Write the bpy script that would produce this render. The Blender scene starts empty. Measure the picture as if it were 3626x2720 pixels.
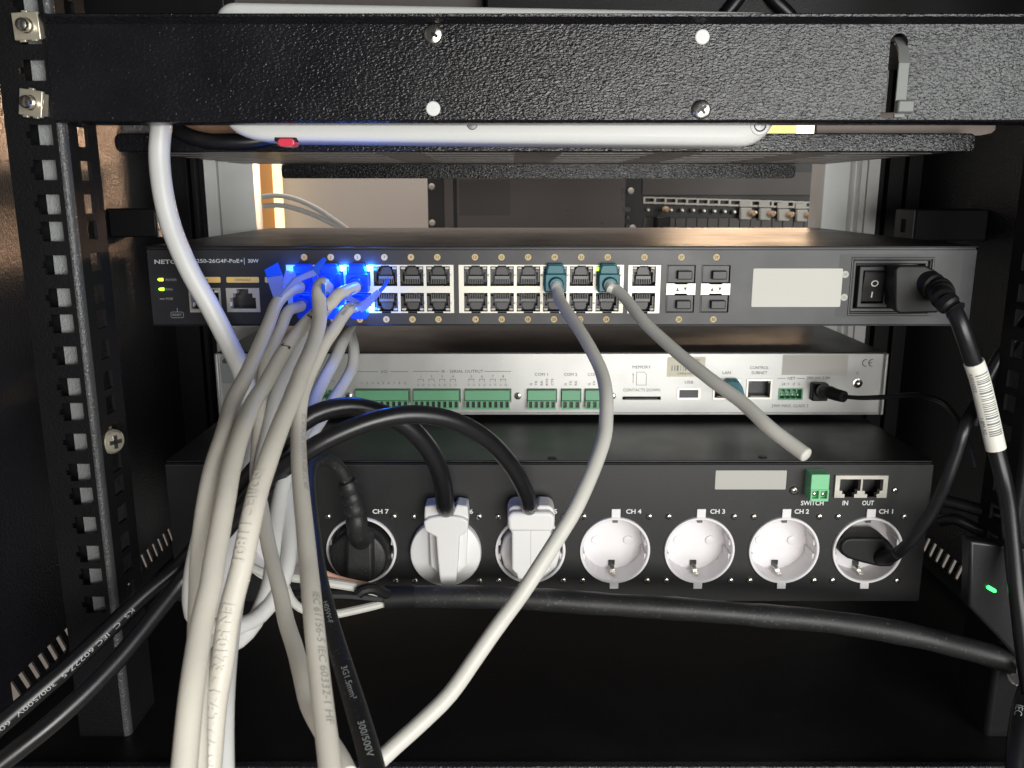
import bpy, math, random
from mathutils import Vector, Matrix
random.seed(7)
scene = bpy.context.scene
COL = scene.collection
# ------------------------------------------------------------------ camera, world, lights, exposure
F = 3032.6                      # focal length in pixels of the 3626 px wide photograph
CX, CY = 1813.0, 1360.0
PITCH = math.atan((1360 - 685) / F)
CP, SP = math.cos(PITCH), math.sin(PITCH)
EYE = 1100.0                    # camera height in mm
cam = bpy.data.cameras.new('camera')
cam.sensor_width = 36.0
cam.lens = 36.0 * F / 3626.0
cam.clip_start = 0.02
cam.clip_end = 50
cam.dof.use_dof = True
cam.dof.focus_distance = 0.455
cam.dof.aperture_fstop = 30
camo = bpy.data.objects.new('camera', cam)
COL.objects.link(camo)
camo.location = (0, 0, EYE * .001)
camo.rotation_euler = (math.pi / 2 - PITCH, 0, 0)
scene.camera = camo

w = bpy.data.worlds.new('World')
scene.world = w
w.use_nodes = True
w.node_tree.nodes['Background'].inputs[0].default_value = (.60, .60, .62, 1)
w.node_tree.nodes['Background'].inputs[1].default_value = .055

scene.view_settings.view_transform = 'Standard'
scene.view_settings.look = 'None'
scene.view_settings.exposure = 0.0
scene.view_settings.gamma = 1.0
scene.cycles.use_denoising = True
scene.cycles.max_bounces = 8
scene.cycles.sample_clamp_indirect = 4


def area(name, loc, target, size, power, col, size_y=None):
    l = bpy.data.lights.new(name, 'AREA')
    l.energy = power
    l.color = col
    l.size = size
    if size_y:
        l.shape = 'RECTANGLE'
        l.size_y = size_y
    o = bpy.data.objects.new(name, l)
    COL.objects.link(o)
    o.location = Vector((loc[0], loc[1], loc[2] + EYE)) * .001
    d = Vector(target) - Vector(loc)
    o.rotation_euler = d.to_track_quat('-Z', 'Y').to_euler()
    return o


area('room_lamp', (190, -480, -130), (10, 480, -110), .40, 5.6, (1.0, .965, .915))
area('ceiling_lamp_light', (1000, -1250, 190), (100, 450, 0), 1.0, 26.0, (.97, 1.0, .97), 1.1)
area('far_room_light', (-100, 1250, 900), (-150, 1900, 0), .8, 12.0, (1.0, .90, .82))
sl_ = area('side_panel_spill', (640, 1450, 95), (-279, 560, 15), .16, .3, (1.0, .60, .36))  # unseen warm lamp added to tint the left side panel

sl_.data.spread = math.radians(16)

# ------------------------------------------------------------------ pixel helpers (photograph pixels -> points in the place)


def ray(x, y):
    a, b = (x - CX) / F, (CY - y) / F
    return Vector((a, CP + b * SP, -SP + b * CP))


def pl(x, y, Y):
    d = ray(x, y)
    return d * (Y / d.y)


def pd(x, y, d):
    return ray(x, y) * d


class Pane:
    def __init__(s, Y):
        s.Y = Y

    def __call__(s, x, y):
        p = pl(x, y, s.Y)
        return p.x, p.z

    def rect(s, x0, y0, x1, y1):
        ym = (y0 + y1) / 2
        a, b = pl(x0, ym, s.Y), pl(x1, ym, s.Y)
        return a.x, b.x, pl(x0, y1, s.Y).z, pl(x0, y0, s.Y).z


# ------------------------------------------------------------------ materials
MATS = {}


def mat(name, col, rough=.5, metal=0.0, bump=0, bscale=800, var=0.0, vscale=60, spec=.5, emit=None, estr=0, trans=0.0, sheen=0, dust=0.0, bdetail=3, aniso=None, coat=0.0, bdist=.0004, sss=0.0, translucent=0.0):
    m = bpy.data.materials.new(name)
    m.use_nodes = True
    nt = m.node_tree
    b = nt.nodes['Principled BSDF']
    b.inputs['Base Color'].default_value = (*col, 1)
    b.inputs['Roughness'].default_value = rough
    b.inputs['Metallic'].default_value = metal
    b.inputs['Specular IOR Level'].default_value = spec
    b.inputs['Transmission Weight'].default_value = trans
    b.inputs['Coat Weight'].default_value = coat
    if sss:
        b.inputs['Subsurface Weight'].default_value = sss
        b.inputs['Subsurface Radius'].default_value = (.004, .003, .002)
        b.inputs['Subsurface Scale'].default_value = 1
    if emit:
        b.inputs['Emission Color'].default_value = (*emit, 1)
        b.inputs['Emission Strength'].default_value = estr
    tc = nt.nodes.new('ShaderNodeTexCoord')
    src = tc.outputs['Object']
    if aniso:
        mp = nt.nodes.new('ShaderNodeMapping')
        mp.inputs['Scale'].default_value = aniso
        nt.links.new(src, mp.inputs['Vector'])
        src = mp.outputs['Vector']
    if var:
        n = nt.nodes.new('ShaderNodeTexNoise')
        n.inputs['Scale'].default_value = vscale
        n.inputs['Detail'].default_value = 5
        nt.links.new(tc.outputs['Object'], n.inputs['Vector'])
        mx = nt.nodes.new('ShaderNodeMix')
        mx.data_type = 'RGBA'
        mx.inputs[6].default_value = (*[c * (1 - var) for c in col], 1)
        mx.inputs[7].default_value = (*[min(1, c * (1 + var)) for c in col], 1)
        nt.links.new(n.outputs['Fac'], mx.inputs[0])
        nt.links.new(mx.outputs[2], b.inputs['Base Color'])
        mr = nt.nodes.new('ShaderNodeMapRange')
        mr.inputs['To Min'].default_value = max(.03, rough - .10)
        mr.inputs['To Max'].default_value = min(1, rough + .10)
        nt.links.new(n.outputs['Fac'], mr.inputs['Value'])
        nt.links.new(mr.outputs['Result'], b.inputs['Roughness'])
        if dust:
            n2 = nt.nodes.new('ShaderNodeTexNoise')
            n2.inputs['Scale'].default_value = vscale * 14
            n2.inputs['Detail'].default_value = 2
            nt.links.new(tc.outputs['Object'], n2.inputs['Vector'])
            r2 = nt.nodes.new('ShaderNodeMapRange')
            r2.inputs['From Min'].default_value = .62
            r2.inputs['From Max'].default_value = .78
            r2.inputs['To Max'].default_value = dust
            nt.links.new(n2.outputs['Fac'], r2.inputs['Value'])
            m2 = nt.nodes.new('ShaderNodeMix')
            m2.data_type = 'RGBA'
            m2.inputs[7].default_value = (.35, .33, .30, 1)
            nt.links.new(r2.outputs['Result'], m2.inputs[0])
            nt.links.new(mx.outputs[2], m2.inputs[6])
            nt.links.new(m2.outputs[2], b.inputs['Base Color'])
    if bump:
        n = nt.nodes.new('ShaderNodeTexNoise')
        n.inputs['Scale'].default_value = bscale
        n.inputs['Detail'].default_value = bdetail
        n.inputs['Distortion'].default_value = .6
        nt.links.new(src, n.inputs['Vector'])
        bp = nt.nodes.new('ShaderNodeBump')
        bp.inputs['Strength'].default_value = bump
        bp.inputs['Distance'].default_value = bdist
        nt.links.new(n.outputs['Fac'], bp.inputs['Height'])
        nt.links.new(bp.outputs['Normal'], b.inputs['Normal'])
    if translucent:
        out = nt.nodes['Material Output']
        t = nt.nodes.new('ShaderNodeBsdfTranslucent')
        t.inputs['Color'].default_value = (*col, 1)
        tp = nt.nodes.new('ShaderNodeBsdfTransparent')
        tp.inputs['Color'].default_value = (*[.4 + .6 * c for c in col], 1)
        s1 = nt.nodes.new('ShaderNodeMixShader')
        s1.inputs[0].default_value = translucent
        s2 = nt.nodes.new('ShaderNodeMixShader')
        s2.inputs[0].default_value = .28
        nt.links.new(b.outputs[0], s1.inputs[1])
        nt.links.new(t.outputs[0], s1.inputs[2])
        nt.links.new(s1.outputs[0], s2.inputs[1])
        nt.links.new(tp.outputs[0], s2.inputs[2])
        nt.links.new(s2.outputs[0], out.inputs['Surface'])
    MATS[name] = m
    return m


mat('crinkle_black', (.007, .007, .009), .25, bump=.62, bscale=950, var=.25, vscale=40, bdetail=1.0, bdist=.0006, aniso=(.6, .6, 1.2))
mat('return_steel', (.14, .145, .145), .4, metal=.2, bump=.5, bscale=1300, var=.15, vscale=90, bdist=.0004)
mat('rail_highlight', (.05, .052, .055), .32, bump=.9, bscale=1100, var=.2, vscale=60, bdetail=1.0, bdist=.0004)  # highlight along the black rail bend put into a lighter base
mat('powder_black', (.007, .007, .008), .42, bump=.3, bscale=900, var=.3, vscale=25, spec=.25)
mat('web_black', (.010, .010, .011), .6, bump=.5, bscale=900, var=.3, vscale=25, spec=.12)
mat('side_black', (.009, .009, .012), .34, bump=1.0, bscale=800, var=.3, vscale=25, spec=.5, bdetail=1.5, bdist=.0006)
mat('shelf_sheen', (.17, .16, .155), .35, bump=.4, bscale=640, var=.2, vscale=25, bdetail=1.2, bdist=.0005)  # reflections under the black shelf put into a grey base
mat('device_black', (.009, .009, .011), .40, bump=.12, bscale=2600, var=.2, vscale=30, dust=.05)
mat('switch_face', (.013, .0135, .017), .40, bump=.08, bscale=3000, var=.12, vscale=40, dust=.03)
mat('pdu_face', (.010, .010, .011), .42, bump=.10, bscale=3000, var=.15, vscale=30, dust=.04)
mat('inlet_sheet', (.034, .035, .037), .5, var=.1)
mat('silver_face', (.44, .44, .43), .38, metal=.5, bump=.08, bscale=900, var=.10, vscale=70, aniso=(1, 1, 1))
mat('aluminium', (.91, .92, .91), .40, metal=.15, bump=.06, bscale=700, var=.07, vscale=30, aniso=(1, 1, .02))
mat('shield_metal', (.64, .615, .53), .38, metal=.25, var=.06, vscale=90)
mat('port_metal', (.58, .55, .50), .35, metal=.7, var=.1, vscale=90)
mat('zinc', (.80, .74, .60), .32, metal=.75, var=.12, vscale=300, bump=.1, bscale=500)
mat('screw_steel', (.66, .64, .58), .24, metal=1.0, var=.12, vscale=400)
mat('dark_steel', (.16, .16, .17), .35, metal=.9, var=.1, vscale=400)
mat('port_black', (.018, .018, .019), .35)
mat('port_mid', (.035, .035, .037), .4)
mat('port_grey', (.12, .12, .123), .4)
mat('black_plastic', (.007, .007, .008), .5, bump=.1, bscale=2500, var=.2, vscale=80, spec=.35)
mat('black_rubber', (.008, .008, .010), .34, bump=.05, bscale=1500, var=.2, vscale=60, dust=.03)
mat('dusty_rubber', (.013, .013, .014), .5, bump=.25, bscale=700, var=.5, vscale=50, dust=.22)
mat('white_plastic', (.74, .73, .725), .36, var=.03, vscale=60, sss=.05)
mat('socket_plastic', (.80, .775, .79), .42, var=.03, vscale=90, sss=.05)
mat('box_plastic', (.72, .73, .72), .38, var=.03, vscale=30)
mat('white_jacket', (.61, .58, .515), .42, bump=.16, bscale=420, var=.13, vscale=30, sss=.06, dust=.07)
mat('cool_jacket', (.62, .62, .61), .38, bump=.08, bscale=500, var=.05, vscale=40, sss=.06)
mat('grey_jacket', (.56, .55, .51), .42, bump=.14, bscale=420, var=.13, vscale=30, dust=.07)
mat('print_grey', (.33, .32, .29), .6)
mat('print_ink', (.03, .03, .035), .6)
mat('print_pale', (.42, .45, .45), .6)
mat('print_white', (.72, .72, .71), .6)
mat('print_dim', (.20, .205, .22), .6)
mat('print_dark', (.09, .09, .09), .6)
mat('teal_clear', (.03, .26, .32), .28, translucent=.30, trans=.15)
mat('led_lit_clear', (.05, .24, 1.0), .22, translucent=.55, trans=.1)  # blue LED light on clear plugs put into the colour
mat('clear_flap', (.36, .46, .92), .25, translucent=.45, trans=.2)  # LED glow on the clear flaps put into a blue tint
mat('terminal_green', (.13, .36, .20), .42, var=.08, vscale=90)
mat('terminal_bright', (.20, .56, .29), .42, var=.06, vscale=90)
mat('terminal_dark', (.03, .10, .055), .5)
mat('gold_print', (.52, .38, .17), .5, var=.06, vscale=200)
mat('amber_print', (.60, .40, .12), .5, var=.06, vscale=200)
mat('sticker_cream', (.54, .53, .49), .55, var=.03, vscale=20)
mat('sticker_grey', (.44, .43, .40), .55, var=.03, vscale=20)
mat('sticker_slate', (.24, .25, .26), .55, var=.05, vscale=20)
mat('sticker_white', (.80, .79, .72), .5, var=.03, vscale=60)
mat('barcode_cream', (.62, .58, .46), .55, var=.03, vscale=60)
mat('led_window', (.55, .52, .48), .35, trans=.1)
mat('led_green', (.3, .9, .1), .4, emit=(.42, 1.0, .03), estr=2.2)
mat('led_lime', (.2, .9, .2), .4, emit=(.03, 1.0, .16), estr=3.0)
mat('led_blue', (.3, .6, 1), .4, emit=(.22, .62, 1.0), estr=9.0)
mat('led_blue_dim', (.1, .3, 1), .4, emit=(.0, .10, 1.0), estr=.5)
mat('red_lens', (.62, .05, .09), .2, emit=(.9, .03, .07), estr=.12, coat=.5)
mat('copper_wire', (.60, .33, .24), .35, var=.1, vscale=100)
mat('clear_wire', (.55, .54, .50), .3, bump=.3, bscale=400, var=.12, vscale=100)
mat('lit_wall', (.46, .425, .40), .85, var=.04, vscale=3)
mat('dark_wall', (.10, .085, .075), .8, var=.1, vscale=4)
mat('brown_metal', (.125, .110, .108), .55, var=.08, vscale=8)
mat('rack_dark', (.030, .028, .030), .5, var=.15, vscale=12)
mat('slat_brown', (.085, .070, .064), .5, var=.1, vscale=12)
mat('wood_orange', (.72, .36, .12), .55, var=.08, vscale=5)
mat('door_edge_glow', (1, .9, .6), .5, emit=(1.0, .80, .36), estr=1.5)  # lamplight on the door edge put into a glowing material
mat('lamp_amber', (1, .7, .3), .5, emit=(1.0, .60, .16), estr=1.05)
mat('lamp_white', (1, 1, .9), .5, emit=(1.0, .95, .72), estr=2.6)
mat('knob_white', (.66, .62, .56), .5, var=.05, vscale=30)
mat('knob_tan', (.52, .36, .24), .5)

# ------------------------------------------------------------------ mesh builder (world millimetres, z relative to the camera height)


class MB:
    def __init__(s):
        s.v, s.f = [], []

    def add(s, vs, fs):
        n = len(s.v)
        s.v += [tuple(p) for p in vs]
        s.f += [tuple(i + n for i in f) for f in fs]
        return s

    def box(s, x0, x1, y0, y1, z0, z1):
        vs = [(x, y, z) for x in (x0, x1) for y in (y0, y1) for z in (z0, z1)]
        return s.add(vs, [(0, 1, 3, 2), (4, 6, 7, 5), (0, 4, 5, 1), (2, 3, 7, 6), (0, 2, 6, 4), (1, 5, 7, 3)])

    def prism(s, poly, y0, y1, poly2=None):
        n = len(poly)
        p2 = poly2 or poly
        vs = [(p[0], y0, p[1]) for p in poly] + [(p[0], y1, p[1]) for p in p2]
        fs = [tuple(range(n)), tuple(range(2 * n - 1, n - 1, -1))]
        fs += [(i, i + n, (i + 1) % n + n, (i + 1) % n) for i in range(n)]
        return s.add(vs, fs)

    def xprism(s, poly, x0, x1):          # polygon in (y, z) extruded along x
        n = len(poly)
        vs = [(x0, p[0], p[1]) for p in poly] + [(x1, p[0], p[1]) for p in poly]
        fs = [tuple(range(n)), tuple(range(2 * n - 1, n - 1, -1))]
        fs += [(i, i + n, (i + 1) % n + n, (i + 1) % n) for i in range(n)]
        return s.add(vs, fs)

    def zprism(s, poly, z0, z1):          # polygon in (x, y) extruded along z
        n = len(poly)
        vs = [(p[0], p[1], z0) for p in poly] + [(p[0], p[1], z1) for p in poly]
        fs = [tuple(range(n)), tuple(range(2 * n - 1, n - 1, -1))]
        fs += [(i, i + n, (i + 1) % n + n, (i + 1) % n) for i in range(n)]
        return s.add(vs, fs)

    def lathe(s, cx, cz, prof, n=32):      # prof: (radius, y) along the depth axis
        vs, fs = [], []
        for r, y in prof:
            for k in range(n):
                a = 2 * math.pi * k / n
                vs.append((cx + r * math.cos(a), y, cz + r * math.sin(a)))
        for i in range(len(prof) - 1):
            for k in range(n):
                a, b = i * n + k, i * n + (k + 1) % n
                fs.append((a, b, b + n, a + n))
        if prof[0][0] > 0:
            fs.append(tuple(range(n)))
        if prof[-1][0] > 0:
            fs.append(tuple(range((len(prof) - 1) * n, len(prof) * n)))
        return s.add(vs, fs)

    def ringlathe(s, cx, cz, prof, n=40):  # open profile, no caps
        k0 = len(s.f)
        s.lathe(cx, cz, prof, n)
        for _ in range((prof[0][0] > 0) + (prof[-1][0] > 0)):
            s.f.pop()
        return s

    def plate(s, x0, x1, z0, z1, holes, y0, y1):
        xs = sorted({x0, x1, *[h[0] for h in holes], *[h[1] for h in holes]})
        zs = sorted({z0, z1, *[h[2] for h in holes], *[h[3] for h in holes]})
        xs = [x for x in xs if x0 <= x <= x1]
        zs = [z for z in zs if z0 <= z <= z1]
        nx, nz = len(xs) - 1, len(zs) - 1

        def full(i, j):
            if i < 0 or j < 0 or i >= nx or j >= nz:
                return False
            cx, cz = (xs[i] + xs[i + 1]) / 2, (zs[j] + zs[j + 1]) / 2
            return not any(h[0] < cx < h[1] and h[2] < cz < h[3] for h in holes)
        idx = {}

        def V(i, j, y):
            k = (i, j, y)
            if k not in idx:
                idx[k] = len(s.v)
                s.v.append((xs[i], y, zs[j]))
            return idx[k]
        for i in range(nx):
            for j in range(nz):
                if not full(i, j):
                    continue
                s.f.append((V(i, j, y0), V(i + 1, j, y0), V(i + 1, j + 1, y0), V(i, j + 1, y0)))
                s.f.append((V(i, j, y1), V(i, j + 1, y1), V(i + 1, j + 1, y1), V(i + 1, j, y1)))
                for (di, dj, a, b) in ((-1, 0, (i, j), (i, j + 1)), (1, 0, (i + 1, j + 1), (i + 1, j)), (0, -1, (i + 1, j), (i, j)), (0, 1, (i, j + 1), (i + 1, j + 1))):
                    if not full(i + di, j + dj):
                        s.f.append((V(*a, y0), V(*b, y0), V(*b, y1), V(*a, y1)))
        return s

    def tube(s, pts, rad, seg=14, squash=None, cap=True):
        fr = frames(pts)
        n = len(pts)
        vs, fs = [], []
        for i, (p, t, nn, bb) in enumerate(fr):
            r = rad(i / (n - 1)) if callable(rad) else rad
            for k in range(seg):
                a = 2 * math.pi * k / seg
                q = squash or (1, 1)
                vs.append(p + nn * (r * q[0] * math.cos(a)) + bb * (r * q[1] * math.sin(a)))
        for i in range(n - 1):
            for k in range(seg):
                a, b = i * seg + k, i * seg + (k + 1) % seg
                fs.append((a, b, b + seg, a + seg))
        if cap:
            fs.append(tuple(range(seg))[::-1])
            fs.append(tuple(range((n - 1) * seg, n * seg)))
        return s.add(vs, fs)


def frames(pts):
    """centre, tangent, the normal that faces the camera, and the side vector"""
    out = []
    n = len(pts)
    for i, p in enumerate(pts):
        t = (pts[min(i + 1, n - 1)] - pts[max(i - 1, 0)]).normalized()
        c = -p
        nn = (c - t * c.dot(t))
        nn = nn.normalized() if nn.length > 1e-6 else t.orthogonal().normalized()
        out.append((p, t, nn, t.cross(nn).normalized()))
    return out


def spline(ctrl, step=5.0):
    P = [ctrl[0] * 2 - ctrl[1]] + list(ctrl) + [ctrl[-1] * 2 - ctrl[-2]]
    out = []
    for i in range(1, len(P) - 2):
        a, b, c, d = P[i - 1:i + 3]
        k = max(2, int((c - b).length / step))
        for j in range(k):
            t = j / k
            out.append(.5 * ((2 * b) + (c - a) * t + (2 * a - 5 * b + 4 * c - d) * t * t + (3 * b - a - 3 * c + d) * t ** 3))
    out.append(P[-2])
    return out


BASE = {}


def to_mesh(name, mb, m, base, smooth=True):
    me = bpy.data.meshes.new(name)
    me.from_pydata([((v[0] - base[0]) * .001, (v[1] - base[1]) * .001, (v[2] - base[2]) * .001) for v in mb.v], [], mb.f)
    me.materials.append(MATS[m])
    if smooth and me.polygons:
        me.polygons.foreach_set('use_smooth', [True] * len(me.polygons))
        me.set_sharp_from_angle(angle=math.radians(32))
    me.update()
    return me


def fixn(me):
    import bmesh
    bm = bmesh.new()
    bm.from_mesh(me)
    bmesh.ops.recalc_face_normals(bm, faces=bm.faces)
    bm.to_mesh(me)
    bm.free()


def bevel(o, wmm, seg=2):
    b = o.modifiers.new('bevel', 'BEVEL')
    b.width = wmm * .001
    b.segments = seg
    b.limit_method = 'ANGLE'
    b.angle_limit = math.radians(40)
    b.harden_normals = False
    return o


def tags(o, label, cat, group=None):
    o['label'] = label
    o['category'] = cat
    if group:
        o['group'] = group
    return o


def thing(name, label, cat, base, group=None):
    o = bpy.data.objects.new(name, None)
    COL.objects.link(o)
    o.empty_display_size = .01
    o.location = (base[0] * .001, base[1] * .001, (base[2] + EYE) * .001)
    BASE[o.name] = Vector(base)
    return tags(o, label, cat, group)


def part(name, mb, m, parent, bev=0, seg=2, label=None):
    base = BASE[parent.name]
    me = to_mesh(name, mb, m, base)
    fixn(me)
    o = bpy.data.objects.new(name, me)
    COL.objects.link(o)
    o.parent = parent
    BASE[o.name] = base
    if bev:
        bevel(o, bev, seg)
    if label:
        o['label'] = label
    if name in FINE:
        o['kind'] = 'stuff'
    return o


FINE = {'lettering', 'barcode', 'cord_lettering', 'print_lettering', 'ink_lettering', 'sleeve_lettering', 'embossed_lettering', 'spring_dimple', 'wire_entry', 'header_pin', 'key_rib', 'contact_pin', 'grip_rib', 'slot', 'vent_perforation', 'label_strip', 'pen_mark', 'arrow_mark', 'switch_mark', 'led_window', 'clamp_screw'}


def local_part(name, mb, m, parent, pos, bev=0):
    """a part whose mesh is built round its own origin, so that copies can share it"""
    me = to_mesh(name, mb, m, (0, 0, 0))
    fixn(me)
    o = bpy.data.objects.new(name, me)
    COL.objects.link(o)
    place(o, parent, pos)
    if bev:
        bevel(o, bev)
    return o


def place(o, parent, pos):
    o.parent = parent
    o.location = (Vector(pos) - BASE[parent.name]) * .001
    BASE[o.name] = Vector(pos)
    return o


def dup(proto, parent, pos):
    """copy of a part (and its sub-parts)"""
    o = proto.copy()
    COL.objects.link(o)
    place(o, parent, pos)
    for ch in proto.children:
        c = ch.copy()
        COL.objects.link(c)
        c.parent = o
        BASE[c.name] = Vector(pos)
    return o


def solo(name, mb, m, label, cat, base, group=None, bev=0, kind=None):
    me = to_mesh(name, mb, m, base)
    fixn(me)
    o = bpy.data.objects.new(name, me)
    COL.objects.link(o)
    o.location = (base[0] * .001, base[1] * .001, (base[2] + EYE) * .001)
    BASE[o.name] = Vector(base)
    if kind:
        o['kind'] = kind
        if label:
            o['label'] = label
    else:
        tags(o, label, cat, group)
    if bev:
        bevel(o, bev)
    return o


# ------------------------------------------------------------------ lettering
GLYPH = {}


def glyph(txt, bold=.012):
    if (txt, bold) in GLYPH:
        return GLYPH[(txt, bold)]
    cu = bpy.data.curves.new('lettering', 'FONT')
    cu.body = txt
    cu.size = 1
    cu.offset = bold
    cu.resolution_u = 3
    o = bpy.data.objects.new('lettering', cu)
    COL.objects.link(o)
    bpy.context.view_layer.update()
    dg = bpy.context.evaluated_depsgraph_get()
    me = bpy.data.meshes.new_from_object(o.evaluated_get(dg))
    vs = [(v.co.x, v.co.y) for v in me.vertices]
    fs = [tuple(p.vertices) for p in me.polygons]
    bpy.data.objects.remove(o)
    bpy.data.meshes.remove(me)
    bpy.data.curves.remove(cu)
    x0, x1 = min(v[0] for v in vs), max(v[0] for v in vs)
    y0, y1 = min(v[1] for v in vs), max(v[1] for v in vs)
    GLYPH[(txt, bold)] = ([(v[0] - (x0 + x1) / 2, v[1] - (y0 + y1) / 2) for v in vs], fs, x1 - x0, y1 - y0)
    return GLYPH[(txt, bold)]


def letters(mb, txt, cx, cz, h, Y, wid=None, rot=0, bold=.012):
    """flat lettering centred on (cx, cz) in mm on the vertical plane Y; h = height, wid = width in mm"""
    vs, fs, W, H = glyph(txt, bold)
    sy = h / H
    sx = wid / W if wid else sy
    c, s = math.cos(rot), math.sin(rot)
    mb.add([(cx + (x * sx) * c - (y * sy) * s, Y, cz + (x * sx) * s + (y * sy) * c) for x, y in vs], fs)


def px_text(mb, pane, txt, x, y, hpx, wpx=None, off=.15, rot=0, bold=.012):
    cx, cz = pane(x, y)
    x2, z2 = pane(x + 100, y - 100)
    kx, kz = (x2 - cx) / 100, (z2 - cz) / 100
    if rot:
        kx, kz = kz, kx
    letters(mb, txt, cx, cz, hpx * kz, pane.Y - off, wpx * kx if wpx else None, rot, bold)


def px_bar(mb, pane, x0, y0, x1, y1, off=.12, th=.1):
    a, b, c, d = pane.rect(x0, y0, x1, y1)
    mb.box(a, b, pane.Y - off - th, pane.Y - off, c, d)


def cut_glyph(txt, bold, n=9):
    """the same lettering cut into thin bands so that it can bend round a cable"""
    import bmesh
    vs, fs, W, H = glyph(txt, bold)
    bm = bmesh.new()
    bv = [bm.verts.new((x, y, 0)) for x, y in vs]
    for f in fs:
        try:
            bm.faces.new([bv[i] for i in f])
        except ValueError:
            pass
    for k in range(1, n):
        y = -H / 2 + H * k / n
        bmesh.ops.bisect_plane(bm, geom=bm.verts[:] + bm.edges[:] + bm.faces[:], plane_co=(0, y, 0), plane_no=(0, 1, 0))
    bm.verts.index_update()
    out = ([(v.co.x, v.co.y) for v in bm.verts], [tuple(v.index for v in f.verts) for f in bm.faces], W, H)
    bm.free()
    return out


def wrap(mb, pts, r, txt, s0, h, ang=0.0, stretch=1.0, flip=1, lift=.06, bold=.0):
    """lettering wrapped round a cable; s0 = where it starts along the cable, ang = degrees round from the camera side"""
    vs, fs, W, H = cut_glyph(txt, bold)
    fr = frames(pts)
    cum = [0]
    for i in range(1, len(pts)):
        cum.append(cum[-1] + (pts[i] - pts[i - 1]).length)
    k = h / H
    out = []
    for x, y in vs:
        s = s0 + (x + W / 2) * k * stretch
        s = min(max(s, 0), cum[-1] - 1e-3)
        i = 0
        while i < len(cum) - 2 and cum[i + 1] < s:
            i += 1
        t = (s - cum[i]) / max(1e-6, cum[i + 1] - cum[i])
        p = fr[i][0].lerp(fr[i + 1][0], t)
        nn = fr[i][2].lerp(fr[i + 1][2], t).normalized()
        bb = fr[i][3].lerp(fr[i + 1][3], t).normalized()
        a = math.radians(ang) + flip * y * k / r
        out.append(p + nn * ((r + lift) * math.cos(a)) + bb * ((r + lift) * math.sin(a)))
    mb.add(out, fs)


def polyround(x0, x1, z0, z1, r, n=5):
    out = []
    for cx, cz, a0 in ((x1 - r, z1 - r, 0), (x0 + r, z1 - r, 90), (x0 + r, z0 + r, 180), (x1 - r, z0 + r, 270)):
        for k in range(n + 1):
            a = math.radians(a0 + 90 * k / n)
            out.append((cx + r * math.cos(a), cz + r * math.sin(a)))
    return out


# ------------------------------------------------------------------ screws (shared meshes)
def screw_mb(r, hgt):
    mb = MB()
    mb.lathe(0, 0, [(r, 0), (r, -hgt * .35), (r * .85, -hgt * .75), (r * .5, -hgt), (.0, -hgt * 1.02)], 18)
    return mb


def cross_mb(r, hgt):
    mb = MB()
    a, b = r * .55, r * .16
    mb.box(-a, a, -hgt * 1.06, -hgt * .6, -b, b)
    mb.box(-b, b, -hgt * 1.06, -hgt * .6, -a, a)
    return mb


def make_screw(parent, pos, r, hgt, m='screw_steel', name='screw', recess='port_black'):
    s = local_part(name, screw_mb(r, hgt), m, parent, pos)
    c = local_part('cross_recess', cross_mb(r, hgt), recess, s, pos)
    s.rotation_euler = (0, random.uniform(0, 1.5), 0)
    return s


def dup_screw(proto, parent, pos):
    s = dup(proto, parent, pos)
    s.rotation_euler = (random.uniform(-.08, .08), random.uniform(0, 1.5), random.uniform(-.08, .08))
    return s
# ================================================================== THE ROOM BEYOND
mb = MB().box(-3000, 3000, 1830, 1850, -1100, 1500)
solo('room_wall', mb, 'lit_wall', 'plain beige wall of the room seen through the open rack', None, (0, 1830, -1100), kind='structure')
mb = MB().box(-3000, 3000, -1500, 1850, -1120, -1100)
solo('room_floor', mb, 'lit_wall', 'pale floor of the room under the rack', None, (0, 0, -1100), kind='structure')
mb = MB().box(-1420, -1400, -1500, 1830, -1100, 1500)
solo('side_wall', mb, 'lit_wall', 'pale wall of the room behind the vent slots', None, (-1400, 0, -1100), kind='structure')

mb = MB().box(1400, 1420, -1500, 1830, -1100, 1500)
solo('side_wall', mb, 'lit_wall', 'pale wall of the room behind the vent slots near the power adapter', None, (1400, 0, -1100), kind='structure')

QW = Pane(1780)
a, b, c, d = QW.rect(900, 520, 972, 900)
t = thing('door_frame', 'orange lit wooden door frame with an added glowing edge behind the silver post', 'door frame', (a, 1780, c))
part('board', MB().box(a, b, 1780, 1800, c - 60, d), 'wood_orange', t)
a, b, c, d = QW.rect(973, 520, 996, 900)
part('glow_strip', MB().box(a, b, 1774, 1796, c - 60, d), 'door_edge_glow', t)
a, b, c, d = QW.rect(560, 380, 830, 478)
solo('glow_board', MB().box(a, b, 1780, 1800, c, d), 'wood_orange', 'added orange board standing in for warm lit metal beyond the shelf end', 'board', (a, 1780, c))  # orange board added for warm light caught on dark metal
QL = Pane(1700)
t = thing('ceiling_light', 'bright yellow lamp glowing beside the white box end under the black panel', 'lamp', (520, 1700, 100))
a, b, c, d = QL.rect(2700, 432, 2822, 474)
part('amber_diffuser', MB().box(a, b, 1700, 1720, c, d), 'lamp_amber', t)
a, b, c, d = QL.rect(2823, 432, 2890, 474)
part('white_diffuser', MB().box(a, b, 1700, 1720, c, d), 'lamp_white', t)
area('far_highlight_lamp', (470, 1745, 155), (40, 500, -40), .30, 2.3, (1.0, .68, .43), .12)  # unseen lamp added for warm highlights on the device tops

# the second rack across the room
QE = Pane(1150)


def eb(mb, x0, y0, x1, y1, f=0, dep=20):
    a, b, c, d = QE.rect(x0, y0, x1, y1)
    return mb.box(a, b, 1150 - f, 1150 + dep, c, d)


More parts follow.
